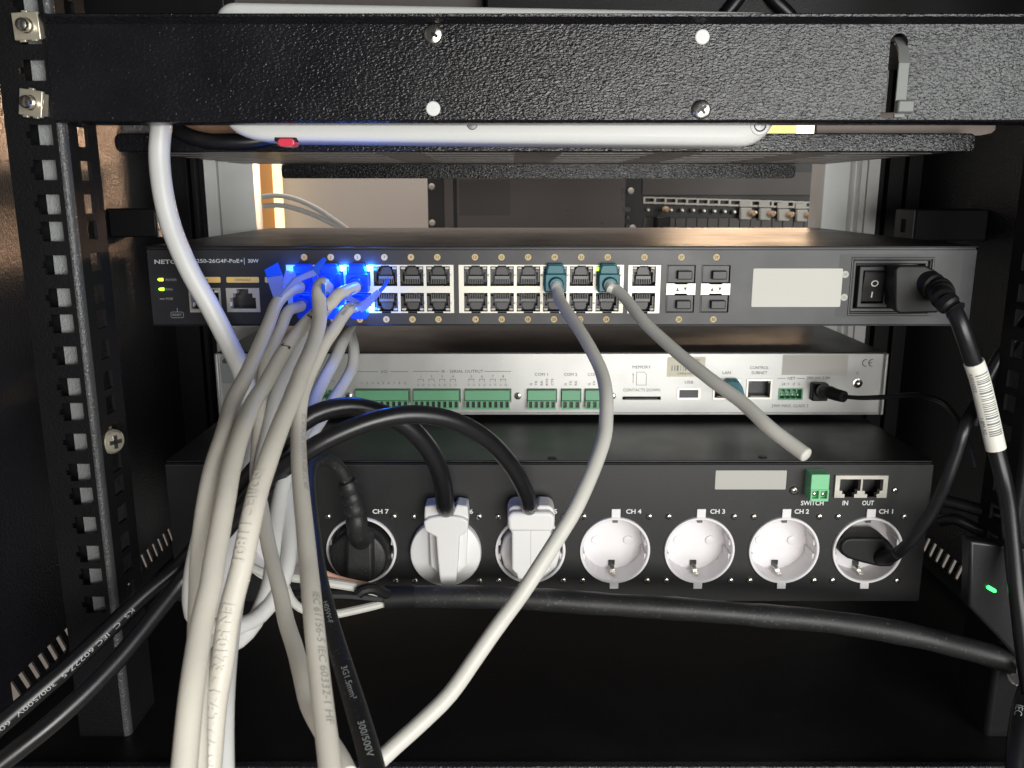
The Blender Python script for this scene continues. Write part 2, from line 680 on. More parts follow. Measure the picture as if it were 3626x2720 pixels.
bx = QE(1515, 900)[0]
t = thing('equipment_rack', 'brown black equipment rack standing across the room with perforated panel and bolts', 'equipment rack', (bx, 1150, QE(1515, 860)[1]))
part('rack_strip', eb(MB(), 1515, 560, 1573, 880), 'rack_dark', t)
part('rack_edge', eb(MB(), 1574, 560, 1606, 880, 3), 'brown_metal', t)
part('rack_body', eb(MB(), 1607, 560, 2290, 880, 0, 300), 'rack_dark', t)
part('cover_panel', eb(MB(), 1619, 560, 2212, 880, 4, 0), 'brown_metal', t)
mb = MB()
x0, x1, z0, z1 = QE.rect(1626, 636, 1806, 762)
nx, nz = 34, 24
for i in range(nx):
    for j in range(nz):
        px_, pz_ = x0 + (x1 - x0) * (i + .5 * (j % 2)) / nx, z0 + (z1 - z0) * j / nz
        mb.add([(px_, 1145.6, pz_), (px_ + 1.1, 1145.6, pz_), (px_ + 1.1, 1145.6, pz_ + 1.1), (px_, 1145.6, pz_ + 1.1)], [(0, 1, 2, 3)])
o = part('perforation', mb, 'port_black', t)
o['kind'] = 'stuff'
sc = None
for x, y in ((1529, 661), (1531, 789), (2232, 676), (2238, 806)):
    X, Z = QE(x, y)
    if sc is None:
        sc = local_part('bolt', screw_mb(4.2, 4), 'knob_white', t, (X, 1149, Z))
    else:
        dup(sc, t, (X, 1149 if x < 2000 else 1145, Z))
mb = MB()
for x, y, ww, hh in ((2206, 676, 12, 16), (2206, 702, 10, 12), (2218, 742, 26, 16), (2222, 771, 10, 12), (2222, 800, 12, 14), (2010, 746, 6, 6), (2130, 790, 8, 5)):
    a, b, c, d = QE.rect(x - ww / 2, y - hh / 2, x + ww / 2, y + hh / 2)
    mb.box(a, b, 1145.5, 1150, c, d)
part('slot', mb, 'port_black', t)

bx = QE(2275, 860)[0]
t = thing('patch_bay', 'dark patch bay of narrow slats with white blocks and knobs behind the network switch', 'patch bay', (bx, 1150, QE(2275, 860)[1]))
part('housing', eb(MB(), 2275, 560, 2960, 880, -6, 200), 'rack_dark', t)
mb = MB()
for k in range(40):
    a, b, c, d = QE.rect(2288 + k * 6.8, 655 + k * .25, 2291.5 + k * 6.8, 664 + k * .25)
    mb.box(a, b, 1154, 1158, c, d)
o = part('vent_perforation', mb, 'brown_metal', t)
mb = MB()
for k in range(17):
    X0 = 2277 + k * 37.8
    y0 = 697 + 19.5 * k / 17
    eb(mb, X0, y0, X0 + 37.8, y0 + 5, 3)
    eb(mb, X0, y0 + 18, X0 + 37.8, y0 + 24, 3)
    eb(mb, X0, y0 + 5, X0 + 7, y0 + 18, 3)
part('label_strip', mb, 'knob_white', t)
part('top_rail', eb(MB(), 2275, 610, 2960, 690, 3), 'slat_brown', t)
proto = None
for k in range(17):
    X0, X1 = 2277 + k * 37.8, 2277 + (k + 1) * 37.8 - 3
    a, b, c, d = QE.rect(X0, 773, X1, 880)
    if proto is None:
        proto = local_part('slat', MB().box(-(b - a) / 2, (b - a) / 2, -2, 4, (c - d) / 2, (d - c) / 2), 'slat_brown', t, ((a + b) / 2, 1150, (c + d) / 2))
    else:
        dup(proto, t, ((a + b) / 2, 1150, (c + d) / 2))
proto = None
for x, y in ((2294, 744), (2375, 744), (2414, 744.5), (2453, 745.5), (2491, 747), (2528, 748), (2564, 749), (2598, 751), (2672, 752), (2738, 754), (2803, 756), (2868, 757), (2892, 758)):
    X, Z = QE(x, y)
    if proto is None:
        proto = local_part('pin_knob', screw_mb(2.9, 7), 'port_metal', t, (X, 1150, Z))
    else:
        dup(proto, t, (X, 1150, Z))
p1 = p2 = p3 = None
for x, y in ((2635, 756), (2703, 758), (2768, 761), (2832, 763)):
    X, Z = QE(x, y)
    if p1 is None:
        p1 = local_part('white_block', MB().box(-7, 7, -10, 0, -7.5, 7.5), 'sticker_cream', t, (X, 1149, Z), 1.2)
        p2 = local_part('tan_knob', screw_mb(4.4, 12), 'knob_tan', t, (X + 6.5, 1139, Z + .3))
    else:
        dup(p1, t, (X, 1149, Z))
        dup(p2, t, (X + 6.5, 1139, Z + .3))
    a, b, c, d = QE.rect(x - 19, y - 44, x + 18, y - 24)
    if p3 is None:
        p3 = local_part('label_tab', MB().box((a - b) / 2, (b - a) / 2, -2, 0, (c - d) / 2, (d - c) / 2), 'sticker_cream', t, ((a + b) / 2, 1146, (c + d) / 2))
    else:
        dup(p3, t, ((a + b) / 2, 1146, (c + d) / 2))
X, Z = QE(2353, 742)
dup(p2, t, (X, 1142, Z))
t = thing('patch_lead', 'black jack plug with a lead hanging on the patch bay slats', 'patch lead', (QE(2336, 800)[0], 1140, QE(2336, 830)[1]))
part('jack_plug', eb(MB(), 2313, 766, 2361, 840, 26, -8), 'black_plastic', t, 2)
pts = spline([pl(2350, 815, 1120), pl(2395, 816, 1112), pl(2430, 822, 1106), pl(2480, 840, 1100)], 4)
part('lead', MB().tube(pts, 4.2, 10), 'black_rubber', t)
for k, (dy, lab) in enumerate(((0, 'upper pale lead arching in front of the beige wall'), (34, 'lower pale lead drooping in front of the beige wall'))):
    ctrl = [pl(820, 706 + dy * .9, 1000), pl(917, 698 + dy, 1000), pl(985, 693 + dy, 1000), pl(1050, 706 + dy, 1000), pl(1120, 738 + dy * .8, 1000), pl(1180, 777 + dy * .5, 1000), pl(1262, 835 + dy * .1 - 8 * k, 1000), pl(1330, 885, 1000)]
    ps = spline(ctrl, 6)
    solo('white_lead', MB().tube(ps, 3.0, 10), 'cool_jacket', lab, 'cable', tuple(ps[0]), 'leads beyond the rack')

# ================================================================== THE CABINET
cab = thing('rack_cabinet', 'black crinkle painted steel rack cabinet that holds all the devices', 'rack cabinet', (25, 550, -292))
LX, RX = -279.0, 329.0
xe = pl(203, 478, 415).x
xh0, xh1 = pl(105, 478, 415).x, pl(186, 478, 415).x
zc = pl(145, 478, 415).z
zs = [zc]
for k in range(16):
    zs.append(zs[-1] - (15.875, 15.875, 12.7)[k % 3])
up = [zc + 12.7, zc + 28.575, zc + 44.45, zc + 57.15, zc + 73.0]
zall = up + zs
hh = 4.6
holes = [(xh0, xh1, z - hh, z + hh) for z in zall]


def swap(m2):
    m2.v = [(v[1], v[0], v[2]) for v in m2.v]
    return m2


mat('rail_black', (.005, .005, .006), .5, bump=.45, bscale=900, var=.3, vscale=25, spec=.25, bdetail=1.2, bdist=.0005)


def rail(name, mir):
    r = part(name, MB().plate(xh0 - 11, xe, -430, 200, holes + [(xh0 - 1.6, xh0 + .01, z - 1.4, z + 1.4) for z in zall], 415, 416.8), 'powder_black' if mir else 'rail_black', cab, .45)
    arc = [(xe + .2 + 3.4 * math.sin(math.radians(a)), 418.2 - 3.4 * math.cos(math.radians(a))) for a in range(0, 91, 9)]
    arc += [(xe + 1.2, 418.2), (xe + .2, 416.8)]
    bend = part('rail_bend', MB().zprism(arc, -430, 200), 'powder_black' if mir else 'rail_highlight', r)
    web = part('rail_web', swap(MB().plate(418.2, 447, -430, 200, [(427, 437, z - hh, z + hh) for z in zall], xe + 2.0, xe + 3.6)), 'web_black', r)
    ret = part('rail_return', MB().zprism([(xh1 - 8.2, 418.6), (xh1 - 2.2, 423.4), (xh1 - 2.6, 424.4), (xh1 - 8.8, 419.6)], -430, 200), 'powder_black' if mir else 'return_steel', r)  # return strip tilted toward the lamp to show bright through the holes
    back = part('hole_blocker', MB().box(xh0 - 11, xh1 - 9, 424.5, 425.5, -430, 200), 'powder_black', r)  # added dark plate that blocks the lit side panel behind the holes
    if mir:
        for o in (r, bend, web, ret, back):
            for v in o.data.vertices:
                v.co.x = -v.co.x
            fixn(o.data)
    return r


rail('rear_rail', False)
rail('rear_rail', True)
# side panels with a row of slanted vent openings near the bottom
for X, s in ((LX, 1), (RX, -1)):
    sp = part('side_panel', swap(MB().plate(360, 706, -300, 330, [(428, 690, -279, -265)], X - .8, X + .8)), 'side_black', cab)
    n = 26
    bar = None
    for k in range(n):
        y = 430 + k * 10.2
        poly = [(y, -265), (y + 5.6, -265), (y + 12.6, -279), (y + 7.0, -279)]
        poly = [(min(p[0], 690) - y, p[1] + 272) for p in poly]
        if bar is None:
            bar = local_part('vent_bar', MB().xprism(poly, -.7, .7), 'crinkle_black', sp, (X, y, -272))
        else:
            b2 = bar.copy()
            COL.objects.link(b2)
            place(b2, sp, (X, y, -272))
part('base_panel', MB().box(LX + 1, RX - 1, 391, 706, -292, -289.5), 'powder_black', cab)
part('base_lip', MB().box(LX + 1, RX - 1, 386, 390.5, -330, -287), 'side_black', cab, .8)
part('top_panel', MB().box(LX + 1, RX - 1, 380, 706, 152, 154), 'powder_black', cab)
# silver front posts with their grooves
def postprof(xs, y0=700):
    out = []
    for x, dy in xs:
        out.append((pl(x, 700, 700).x, y0 + dy))
    return out


prof = postprof([(729, 0), (772, 0), (774, 4), (781, 4), (783, -2), (860, -3), (905, -2), (911, 2), (915, 7), (914, 9), (729, 9)])
part('front_post', MB().zprism(prof, -289, 152), 'aluminium', cab)
prof = postprof([(2904, 10), (2906, 0), (2912, -2), (2999, -2), (3036, 8), (3040, 8), (3042, -1), (3060, -1), (3063, 5), (3066, 5), (3068, 0), (3108, 0), (3108, 24), (2904, 24)])
part('front_post', MB().zprism(prof, -289, 152), 'aluminium', cab)
for xs in ([(560, 6), (664, 6), (668, 0), (676, 0), (680, 7), (690, 7), (694, -3), (706, -3), (712, 4), (727, 4), (727, 20), (560, 20)],
           [(3110, 4), (3120, 4), (3122, 8), (3132, 8), (3134, 0), (3140, 0), (3142, 9), (3203, 9), (3205, 2), (3210, 2), (3212, 10), (3330, 10), (3330, 20), (3110, 20)]):
    part('front_frame', MB().zprism(postprof(xs, 696), -289, 152), 'powder_black', cab)
# side latches
a, b = pl(3246, 742, 600), pl(3246, 853, 600)
la = part('side_latch', MB().box(a.x, RX - 1, 600, 631, b.z, a.z), 'web_black', cab, 1.2)
m2 = swap(MB().plate(601, 630, b.z + .8, a.z - .8, [(612, 621, b.z + 5, a.z - 7)], a.x - .9, a.x - .1))
part('latch_face', m2, 'inlet_sheet', la)
a, b = pl(550, 754, 600), pl(550, 841, 600)
la = part('side_latch', MB().box(LX + 1, a.x, 600, 632, b.z, a.z + 3), 'powder_black', cab, 1.2)
for y0, y1 in ((736, 756), (766, 811), (817, 840)):
    part('latch_face', MB().box(a.x + .1, a.x + .8, 601, 631, pl(550, y1, 600).z, pl(550, y0, 600).z), 'sticker_slate', la)
# loose bolt and washer on the rail
t = thing('rail_bolt', 'shiny crosshead bolt with a cage nut stuck in the rail beside the white cables', 'bolt', tuple(pl(370, 1553, 432)))
p = pl(356, 1553, 432)
m2 = MB().lathe(0, 0, [(6.2, 0), (6.2, -1.2), (4.4, -2), (4.4, -8), (6.4, -8.6), (6.4, -11), (5.2, -12.4), (0, -12.9)], 20)
R = Matrix.Rotation(math.radians(58), 3, 'Z')
m2.v = [tuple(R @ Vector(v) + p) for v in m2.v]
part('bolt_shank', m2, 'zinc', t)
m2 = MB().box(-5, 5, -3.2, -1.6, -6.5, 7.5)
m2.v = [tuple(R @ Vector(v) + p) for v in m2.v]
part('nut_cage', m2, 'zinc', t, .5)
m2 = cross_mb(6.2, 12.5)
m2.v = [tuple(R @ Vector(v) + p) for v in m2.v]
part('cross_recess', m2, 'dark_steel', t)

# ================================================================== BLANK PANEL, CAGE NUTS, CABLE TIE
PN = Pane(412)
zt, zb = PN(1813, 86)[1], PN(1813, 424)[1]
x_l = xe + 1.0
bp = thing('blank_panel', 'black textured blank rack panel across the top with screws and a slot', 'blank panel', ((x_l + 267) / 2, 412, zb))
hl = []
R_H = 3.45
hc = [PN(1534, 124), PN(2487, 131), PN(1534, 385), PN(2482, 389)]
sl = PN.rect(3142, 118, 3204, 418)
sl2 = PN.rect(3118, 372, 3146, 418)
sq = [(c[0] - R_H - .6, c[0] + R_H + .6, c[1] - R_H - .6, c[1] + R_H + .6) for c in hc]
m2 = MB().plate(x_l, 267, zb, zt, sq + [sl, sl2], 412, 413.6)
for c, q in zip(hc, sq):
    n = 32
    ring, out = [], []
    for k in range(n):
        a_ = 2 * math.pi * k / n + math.pi / 4
        cc, ss = math.cos(a_), math.sin(a_)
        ring.append((c[0] + R_H * cc, c[1] + R_H * ss))
        e = (q[1] - q[0]) / 2 / max(abs(cc), abs(ss))
        out.append((c[0] + e * cc, c[1] + e * ss))
    vs = [(p[0], 412, p[1]) for p in out] + [(p[0], 412, p[1]) for p in ring] + [(p[0], 413.6, p[1]) for p in ring]
    fs = []
    for k in range(n):
        j = (k + 1) % n
        fs += [(k, j, j + n, k + n), (k + n, j + n, j + 2 * n, k + 2 * n)]
    m2.add(vs, fs)
for sx, xc in ((1, sl[0]), (-1, sl[1])):
    rr_ = (sl[1] - sl[0]) / 2
    arc = [(xc + sx * (rr_ - rr_ * math.cos(math.radians(a_))), sl[3] - rr_ + rr_ * math.sin(math.radians(a_))) for a_ in range(0, 91, 10)]
    m2.prism([(xc - sx * .3, sl[3] + .3), (xc - sx * .3, sl[3] - rr_)] + arc + [(xc + sx * rr_, sl[3] + .3)], 412.02, 413.5)
part('plate', m2, 'crinkle_black', bp)
part('top_flange', MB().xprism([(412, zt), (408.2, zt + 2.6), (408.0, zt + 3.5), (409, zt + 4.0), (430, zt + 4.0), (430, zt + 2.5), (413.6, zt)], x_l, 267), 'crinkle_black', bp)
part('bottom_flange', MB().xprism([(412, zb), (412.6, zb - .8), (413.4, zb - 1.2), (430, zb - 1.2), (430, zb), (413.6, zb)], x_l, 267), 'crinkle_black', bp)
s1 = make_screw(bp, (hc[0][0], 411.9, hc[0][1]), 4.4, 2.4)
dup_screw(s1, bp, (hc[3][0], 411.9, hc[3][1]))
plg = local_part('hole_disc', MB().lathe(0, 0, [(3.3, 1.2), (3.3, -.1), (2.9, -.4), (0, -.45)], 28), 'box_plastic', bp, (hc[1][0], 412, hc[1][1]))  # white disc added so the box shows bright in the hole
dup(plg, bp, (hc[2][0], 412, hc[2][1]))

labs = ['upper square cage nut with a rounded screw end beside the black panel', 'lower tilted cage nut with a rounded screw end beside the black panel']
for k, (x, y, ang) in enumerate(((98, 94, -2), (115, 366, 9))):
    c = pl(x, y, 412)
    t = thing('cage_nut', labs[k], 'cage nut', tuple(c), 'cage nuts in the rear rail')
    m2 = MB().box(-6.2, 6.2, -1.4, .4, -5.9, 5.9).box(-1.4, 1.4, -1.4, .4, 5.7, 6.7).box(-4.2, -1.2, -1.2, .4, -6.7, -5.7).box(1.4, 4.2, -1.2, .4, -6.5, -5.7).box(-5.6, 5.6, .4, 3.6, -5, 5)
    R = Matrix.Rotation(math.radians(ang), 3, 'Y') @ Matrix.Rotation(math.radians(-4 - 10 * k), 3, 'Z')
    m2.v = [tuple(R @ Vector(v) + c) for v in m2.v]
    part('cage', m2, 'zinc', t, .35)
    m2 = MB().lathe(.2, .1, [(3.6, -1.2), (3.45, -1.9), (3.0, -2.4), (3.0, -4.6), (2.6, -5.5), (1.5, -6.0), (0, -6.1)], 24)
    m2.v = [tuple(R @ Vector(v) + c) for v in m2.v]
    part('screw_end', m2, 'screw_steel', t)

mat('tie_sheen', (.15, .155, .15), .4)  # sheen of the black tie put into a grey base
t = thing('cable_tie', 'dark cable tie looped through the slot in the black panel', 'cable tie', (PN(3190, 400)[0], 411, PN(3190, 405)[1]))
a, b, c, d = PN.rect(3166, 200, 3204, 418)
zk = PN(3185, 225)[1]
m2 = MB().xprism([(409.2, zk), (410.2, zk), (410.0, c), (409.0, c)], a, b)
m2.xprism([(409.2, zk), (410.2, zk), (412.5, zk + 6), (418, zk + 11), (426, zk + 13), (426, zk + 14), (417.4, zk + 12), (411.6, zk + 6.8)], a, b)
part('strap', m2, 'tie_sheen', t, .2)
a, b, c, d = PN.rect(3160, 358, 3220, 404)
part('tie_head', MB().box(a, b, 406.2, 410.6, c, d), 'tie_sheen', t, .8)

# ================================================================== WHITE BOX BEHIND THE PANEL
WB = Pane(436)
t = thing('white_box', 'long white plastic device with rounded ends fixed behind the black panel', 'device', tuple(pl(1770, 480, 436)))
xl_, zl_ = WB(800, 487)
xr_, zr_ = WB(2742, 505)
xt, zt_ = WB(1500, 24)


def wbpoly(ins):
    P = []
    x0, x1 = xl_ + ins, xr_ - ins
    zt0, zt1 = WB(830, 8)[1], WB(2735, 46)[1]
    zb0, zb1 = WB(830, 500)[1], WB(2742, 522)[1]

    def top(x):
        return zt0 + (zt1 - zt0) * (x - xl_) / (xr_ - xl_) - ins

    def bot(x):
        return zb0 + (zb1 - zb0) * (x - xl_) / (xr_ - xl_) + ins
    for cx, rx, rz, a0 in ((x1 - 12, 12, 9, 0), (x0 + 9, 9, 7, 90), (x0 + 22, 22, 12, 180), (x1 - 17, 17, 17, 270)):
        cz = top(cx) - rz if a0 < 180 else bot(cx) + rz
        for k in range(9):
            a = math.radians(a0 + 90 * k / 8)
            P.append((cx + rx * math.cos(a), cz + rz * math.sin(a)))
    return P


m2 = MB()
rings = [(4.6, 431.0), (2.6, 431.4), (1.1, 432.6), (.3, 434.5), (0, 437), (0, 462), (1.5, 466)]
n = len(wbpoly(0))
vs, fs = [], []
for ins, y in rings:
    vs += [(p[0], y, p[1]) for p in wbpoly(ins)]
for i in range(len(rings) - 1):
    for k in range(n):
        a_, b_ = i * n + k, i * n + (k + 1) % n
        fs.append((a_, b_, b_ + n, a_ + n))
fs.append(tuple(range(n)))
fs.append(tuple(range((len(rings) - 1) * n, len(rings) * n)))
m2.add(vs, fs)
part('shell', m2, 'box_plastic', t)
p = pl(2690, 444, 431)
part('screw_hole', MB().ringlathe(p.x, p.z, [(4.6, 431.2), (4.4, 430.5), (3.2, 430.4), (3.0, 434)], 24), 'box_plastic', t)
part('case_screw', MB().lathe(p.x, p.z, [(2.9, 431.2), (2.4, 430.3), (0, 430.1)], 20), 'dark_steel', t)
p = pl(1672, 440, 431)
part('case_screw', MB().lathe(p.x, p.z, [(3.0, 431.4), (2.4, 430.6), (0, 430.5)], 20), 'dark_steel', t)
a = pl(974, 480, 434)
b = pl(1056, 502, 434)
part('switch_tab', MB().box(a.x, b.x, 432, 444, b.z, a.z + 1), 'black_plastic', t, .5)
a, b = pl(984, 491, 431), pl(1044, 519, 431)
part('red_button', MB().prism(polyround(a.x, b.x, b.z, a.z, (a.z - b.z) * .45), 430, 440), 'red_lens', t, .5, 3)

# ================================================================== SHELF
mat('ear_lit', (.22, .21, .21), .3, metal=.6, bump=.8, bscale=900, bdist=.0006)  # light on the black shelf ear put into a paler metal
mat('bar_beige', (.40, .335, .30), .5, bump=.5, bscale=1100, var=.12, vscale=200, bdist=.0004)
zs0 = pl(1813, 541, 476).z
sh = thing('rack_shelf', 'black vented rack shelf with turned down lips under the white box', 'shelf', (20, 580, zs0))
xa, xb = pl(432, 541, 476).x, pl(3425, 541, 476).x
zz1 = pl(1813, 474, 472).z
mat('bar_lamplit', (.46, .27, .17), .5, bump=.6, bscale=1100, var=.2, vscale=300, bdist=.0005)  # warm lamp glow on the bar put into an orange base
vents = []
for row in range(6):
    for k in range(6):
        cx = -185 + 80 * k + (row % 2) * 0
        vents.append((cx - 27, cx + 27, 500 + row * 28, 511 + row * 28))
m2 = MB().plate(xa, xb, 478, 690, vents, zs0 + 1.0, zs0 + 2.4)
m2.v = [(v[0], v[2], v[1]) for v in m2.v]
part('tray', m2, 'shelf_sheen', sh)
lip = polyround(xa, xb, zs0, zz1, 3.5)
part('rear_lip', MB().prism(lip, 468, 474), 'crinkle_black', sh, .6)
a, b = pl(432, 432, 478), pl(548, 480, 478)
part('side_ear', MB().box(a.x, b.x, 478, 481, b.z, a.z + 4), 'ear_lit', sh, .5)
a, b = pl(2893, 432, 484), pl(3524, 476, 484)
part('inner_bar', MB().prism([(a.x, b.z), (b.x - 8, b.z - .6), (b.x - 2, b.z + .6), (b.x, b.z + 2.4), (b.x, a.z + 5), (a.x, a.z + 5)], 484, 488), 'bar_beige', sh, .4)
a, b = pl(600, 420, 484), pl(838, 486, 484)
part('inner_bar', MB().box(a.x, b.x, 484, 488, b.z, a.z + 3), 'bar_lamplit', sh, .4)
za, zb2 = pl(1813, 586, 690).z, pl(1813, 632, 690).z
a, b = pl(996, 600, 690).x, pl(2817, 600, 690).x
part('front_lip', MB().prism(polyround(a, b, zb2, zs0 + 1, 3), 690, 692), 'crinkle_black', sh)

# boxes added to keep the band over the panel dark
a, b = pl(1720, 60, 560), pl(3700, 60, 560)
t = thing('gap_filler', 'added black box darkening the gap over the white box at the very top', 'device', ((a.x + b.x) / 2, 560, 100))
part('case', MB().box(a.x, b.x, 560, 690, 96, 150), 'powder_black', t, 1.5)
part('case_foot', MB().box(a.x + 8, b.x - 8, 566, 684, 91, 96), 'black_plastic', t, 1)
a, b = pl(-60, 60, 560), pl(800, 60, 560)
t = thing('gap_filler', 'added black box darkening the gap above the cage nuts at the very top', 'device', ((a.x + b.x) / 2, 560, 100))
part('case', MB().box(max(a.x, LX + 3), b.x, 560, 690, 96, 150), 'powder_black', t, 1.5)

a, b = pl(800, 60, 580), pl(1718, 60, 580)
t = thing('gap_filler', 'added brown grey box dimming the wall over the white box end at the top', 'device', ((a.x + b.x) / 2, 580, 100))
part('case', MB().box(a.x + 1, b.x - 1, 580, 690, 98, 150), 'brown_metal', t, 1.5)
# ================================================================== NETWORK SWITCH
YS = 459.0
PS = Pane(YS)
sx0, sx1 = PS(530, 1000)[0], PS(3447, 1000)[0]
sz0, sz1 = PS(1813, 1153)[1], PS(1813, 871)[1]
sw = thing('network_switch', 'dark grey rack network switch with rows of metal ports and a rocker switch', 'network switch', ((sx0 + sx1) / 2, YS, sz0))
part('chassis', MB().box(sx0, sx1, YS + 14, 704, sz0, sz1 - .9).plate(sx0, sx1, sz0, sz1 - .9, [(sx0 + 1, sx1 - 1, sz0 + 1, sz1 - 2)], YS + 1.6, YS + 14), 'device_black', sw)
part('top_cover', MB().box(sx0 - .4, sx1 + .4, YS - 1.2, 705, sz1 - .8, sz1), 'device_black', sw, .35)
part('bottom_cover', MB().box(sx0, sx1, YS - .8, YS + 1.5, sz0 - .1, sz0 + .7), 'device_black', sw, .3)
B1 = PS.rect(1018, 938, 1607, 1108)
B2 = PS.rect(1625, 938, 2207, 1108)
B3 = PS.rect(2223, 939, 2337, 1109)
PA = PS.rect(671, 1020, 783, 1106)
PB = PS.rect(803, 1020, 920, 1105)
PC = PS.rect(938, 1020, 1006, 1105)
F1 = PS.rect(2361, 938, 2461, 1108)
F2 = PS.rect(2483, 938, 2584, 1108)
IN = PS.rect(3008, 911, 3300, 1117)
part('face_plate', MB().plate(sx0, sx1, sz0 + .7, sz1 - 2.2, [B1, B2, B3, PA, PB, F1, F2, IN], YS, YS + 1.5), 'switch_face', sw)

# ports -------------------------------------------------------------
top0, top1 = PS(1813, 1013)[1], PS(1813, 943)[1]
bot0, bot1 = PS(1813, 1103)[1], PS(1813, 1037)[1]
PH = (top1 - top0)
PWd = PS.rect(1414, 980, 1497, 980 + 70)
PW = PWd[1] - PWd[0]


def port_proto(parent, pos):
    hw, hh_ = PW / 2, PH / 2
    m = MB()
    # cavity: back and four walls
    m.box(-hw, hw, 8.5, 9.3, -hh_, hh_)
    m.box(-hw - .3, -hw, .1, 9, -hh_, hh_).box(hw, hw + .3, .1, 9, -hh_, hh_)
    m.box(-hw, hw, .1, 9, hh_, hh_ + .3).box(-hw, hw, .1, 9, -hh_ - .3, -hh_)
    # stepped shoulders beside the latch notch and the side ribs
    for s_ in (-1, 1):
        m.box(*sorted((s_ * hw, s_ * hw * .62)), .8, 8, hh_ * .40, hh_ * .62)
        m.box(*sorted((s_ * hw, s_ * hw * .80)), 1.2, 8, -hh_ * .6, hh_ * .42)
    o = local_part('ethernet_port', m, 'port_black', parent, pos)
    g = MB().box(-hw * .62, hw * .62, 1.6, 7, -hh_ * .32, -hh_ * .02)
    for k in range(9):
        xk = -hw * .60 + k * hw * 1.2 / 8
        g.box(xk - .16, xk + .16, 1.8, 6.5, -hh_ * .82, -hh_ * .32)
    local_part('contact_block', g, 'port_grey', o, pos)
    m = MB().prism([(-hw * .48, hh_ * .55), (-hw * .3, hh_ * .85), (hw * .3, hh_ * .85), (hw * .48, hh_ * .55), (hw * .5, hh_ * .1), (-hw * .5, hh_ * .1)], 3.2, 7)
    local_part('latch_recess', m, 'port_mid', o, pos)
    for s_ in (-1, 1):
        x0_, x1_ = sorted((s_ * hw * .98, s_ * hw * .58))
        l = MB().box(x0_, x1_, .3, 4, hh_ * .66, hh_ * .93)
        local_part('led_window', l, 'led_window', o, pos, .5)
    return o


cols = [1077, 1171, 1266, 1361, 1455, 1548.5, 1682, 1776, 1870, 1964, 2058, 2152]
proto = None
colx = []
for i, x in enumerate(cols):
    X = PS(x, 911)[0] + .25
    colx.append(X)
    for row in (0, 1):
        zc_ = (top0 + top1) / 2 if row == 0 else (bot0 + bot1) / 2
        pos = (X, YS + .2, zc_)
        if proto is None:
            proto = o = port_proto(sw, pos)
        else:
            o = dup(proto, sw, pos)
        if row:
            o.scale = (1, 1, -(bot1 - bot0) / PH)
X25 = (B3[0] + B3[1]) / 2
for row in (0, 1):
    o = dup(proto, sw, (X25 - .2, YS + .2, (top0 + top1) / 2 if row == 0 else (bot0 + bot1) / 2))
    if row:
        o.scale = (1, 1, -(bot1 - bot0) / PH)


def shield(B, xs, inner):
    h = []
    for X in xs:
        h.append((X - PW / 2, X + PW / 2, top0, top1))
        h.append((X - PW * .18, X + PW * .18, top1 - .01, B[3] - .25))
        h.append((X - PW / 2, X + PW / 2, bot0, bot1))
        h.append((X - PW * .20, X + PW * .20, B[2] - 1, bot0 + .01))
    m = MB().plate(B[0], B[1], B[2], B[3], h, YS - .5, YS + .1)
    o = part('port_shield', m, 'shield_metal', sw)
    for X in xs[:-1]:      # small spring dimples on the dividers
        pass
    return o


shield(B1, colx[:6], 0)
shield(B2, colx[6:], 0)
shield(B3, [X25 - .2], 0)
m = MB()
for X in colx:
    for z in ((top0 + top1) / 2 + .6, (bot0 + bot1) / 2 - .4):
        m.lathe(X + (colx[1] - colx[0]) / 2, z, [(.75, YS - .45), (.6, YS - .75), (0, YS - .9)], 10)
part('spring_dimple', m, 'shield_metal', sw)
# console style ports
for R_, nm in ((PA, 0), (PB, 1)):
    x0, x1, z0, z1 = R_
    cx = (x0 + x1) / 2
    hw, hb, ht = (x1 - x0) * .385, (z1 - z0) * .14, (z1 - z0) * .60
    notch = [(cx - hw, cx + hw, z0 + hb, z0 + ht), (cx - hw * .76, cx + hw * .76, z0 + ht - .01, z0 + (z1 - z0) * .78), (cx - hw * .46, cx + hw * .46, z0 + (z1 - z0) * .77, z1 - .5)]
    if nm == 0:
        notch = [(x0 + 1.0, x1 - 1.0, z0 + hb, z1 - .8)]
    o = part('console_port', MB().plate(x0, x1, z0, z1, notch, YS - .4, YS + 4), 'port_metal', sw)
    part('cavity', MB().box(x0 + .3, x1 - .3, YS + 9, YS + 9.6, z0 + .3, z1 - .3).box(x0 + .2, x0 + .7, YS + 4, YS + 9, z0, z1).box(x1 - .7, x1 - .2, YS + 4, YS + 9, z0, z1).box(x0, x1, YS + 4, YS + 9, z1 - .6, z1).box(x0, x1, YS + 4, YS + 9, z0, z0 + .6), 'port_black', o)
    part('spring_tab', MB().box(cx - hw - .1, cx - hw + .55, YS - .2, YS + 2, z0 + hb + 1.4, z0 + hb + 3.6), 'shield_metal', o)
    if nm == 0:
        m = MB()
        for s_ in (0, 1):
            xx = x0 + 1.2 if s_ == 0 else x1 - 3.6
            m.box(xx, xx + 2.4, YS + .2, YS + 4, z1 - 2.6, z1 - 1.2)
        part('led_window', m, 'led_window', o, .3)
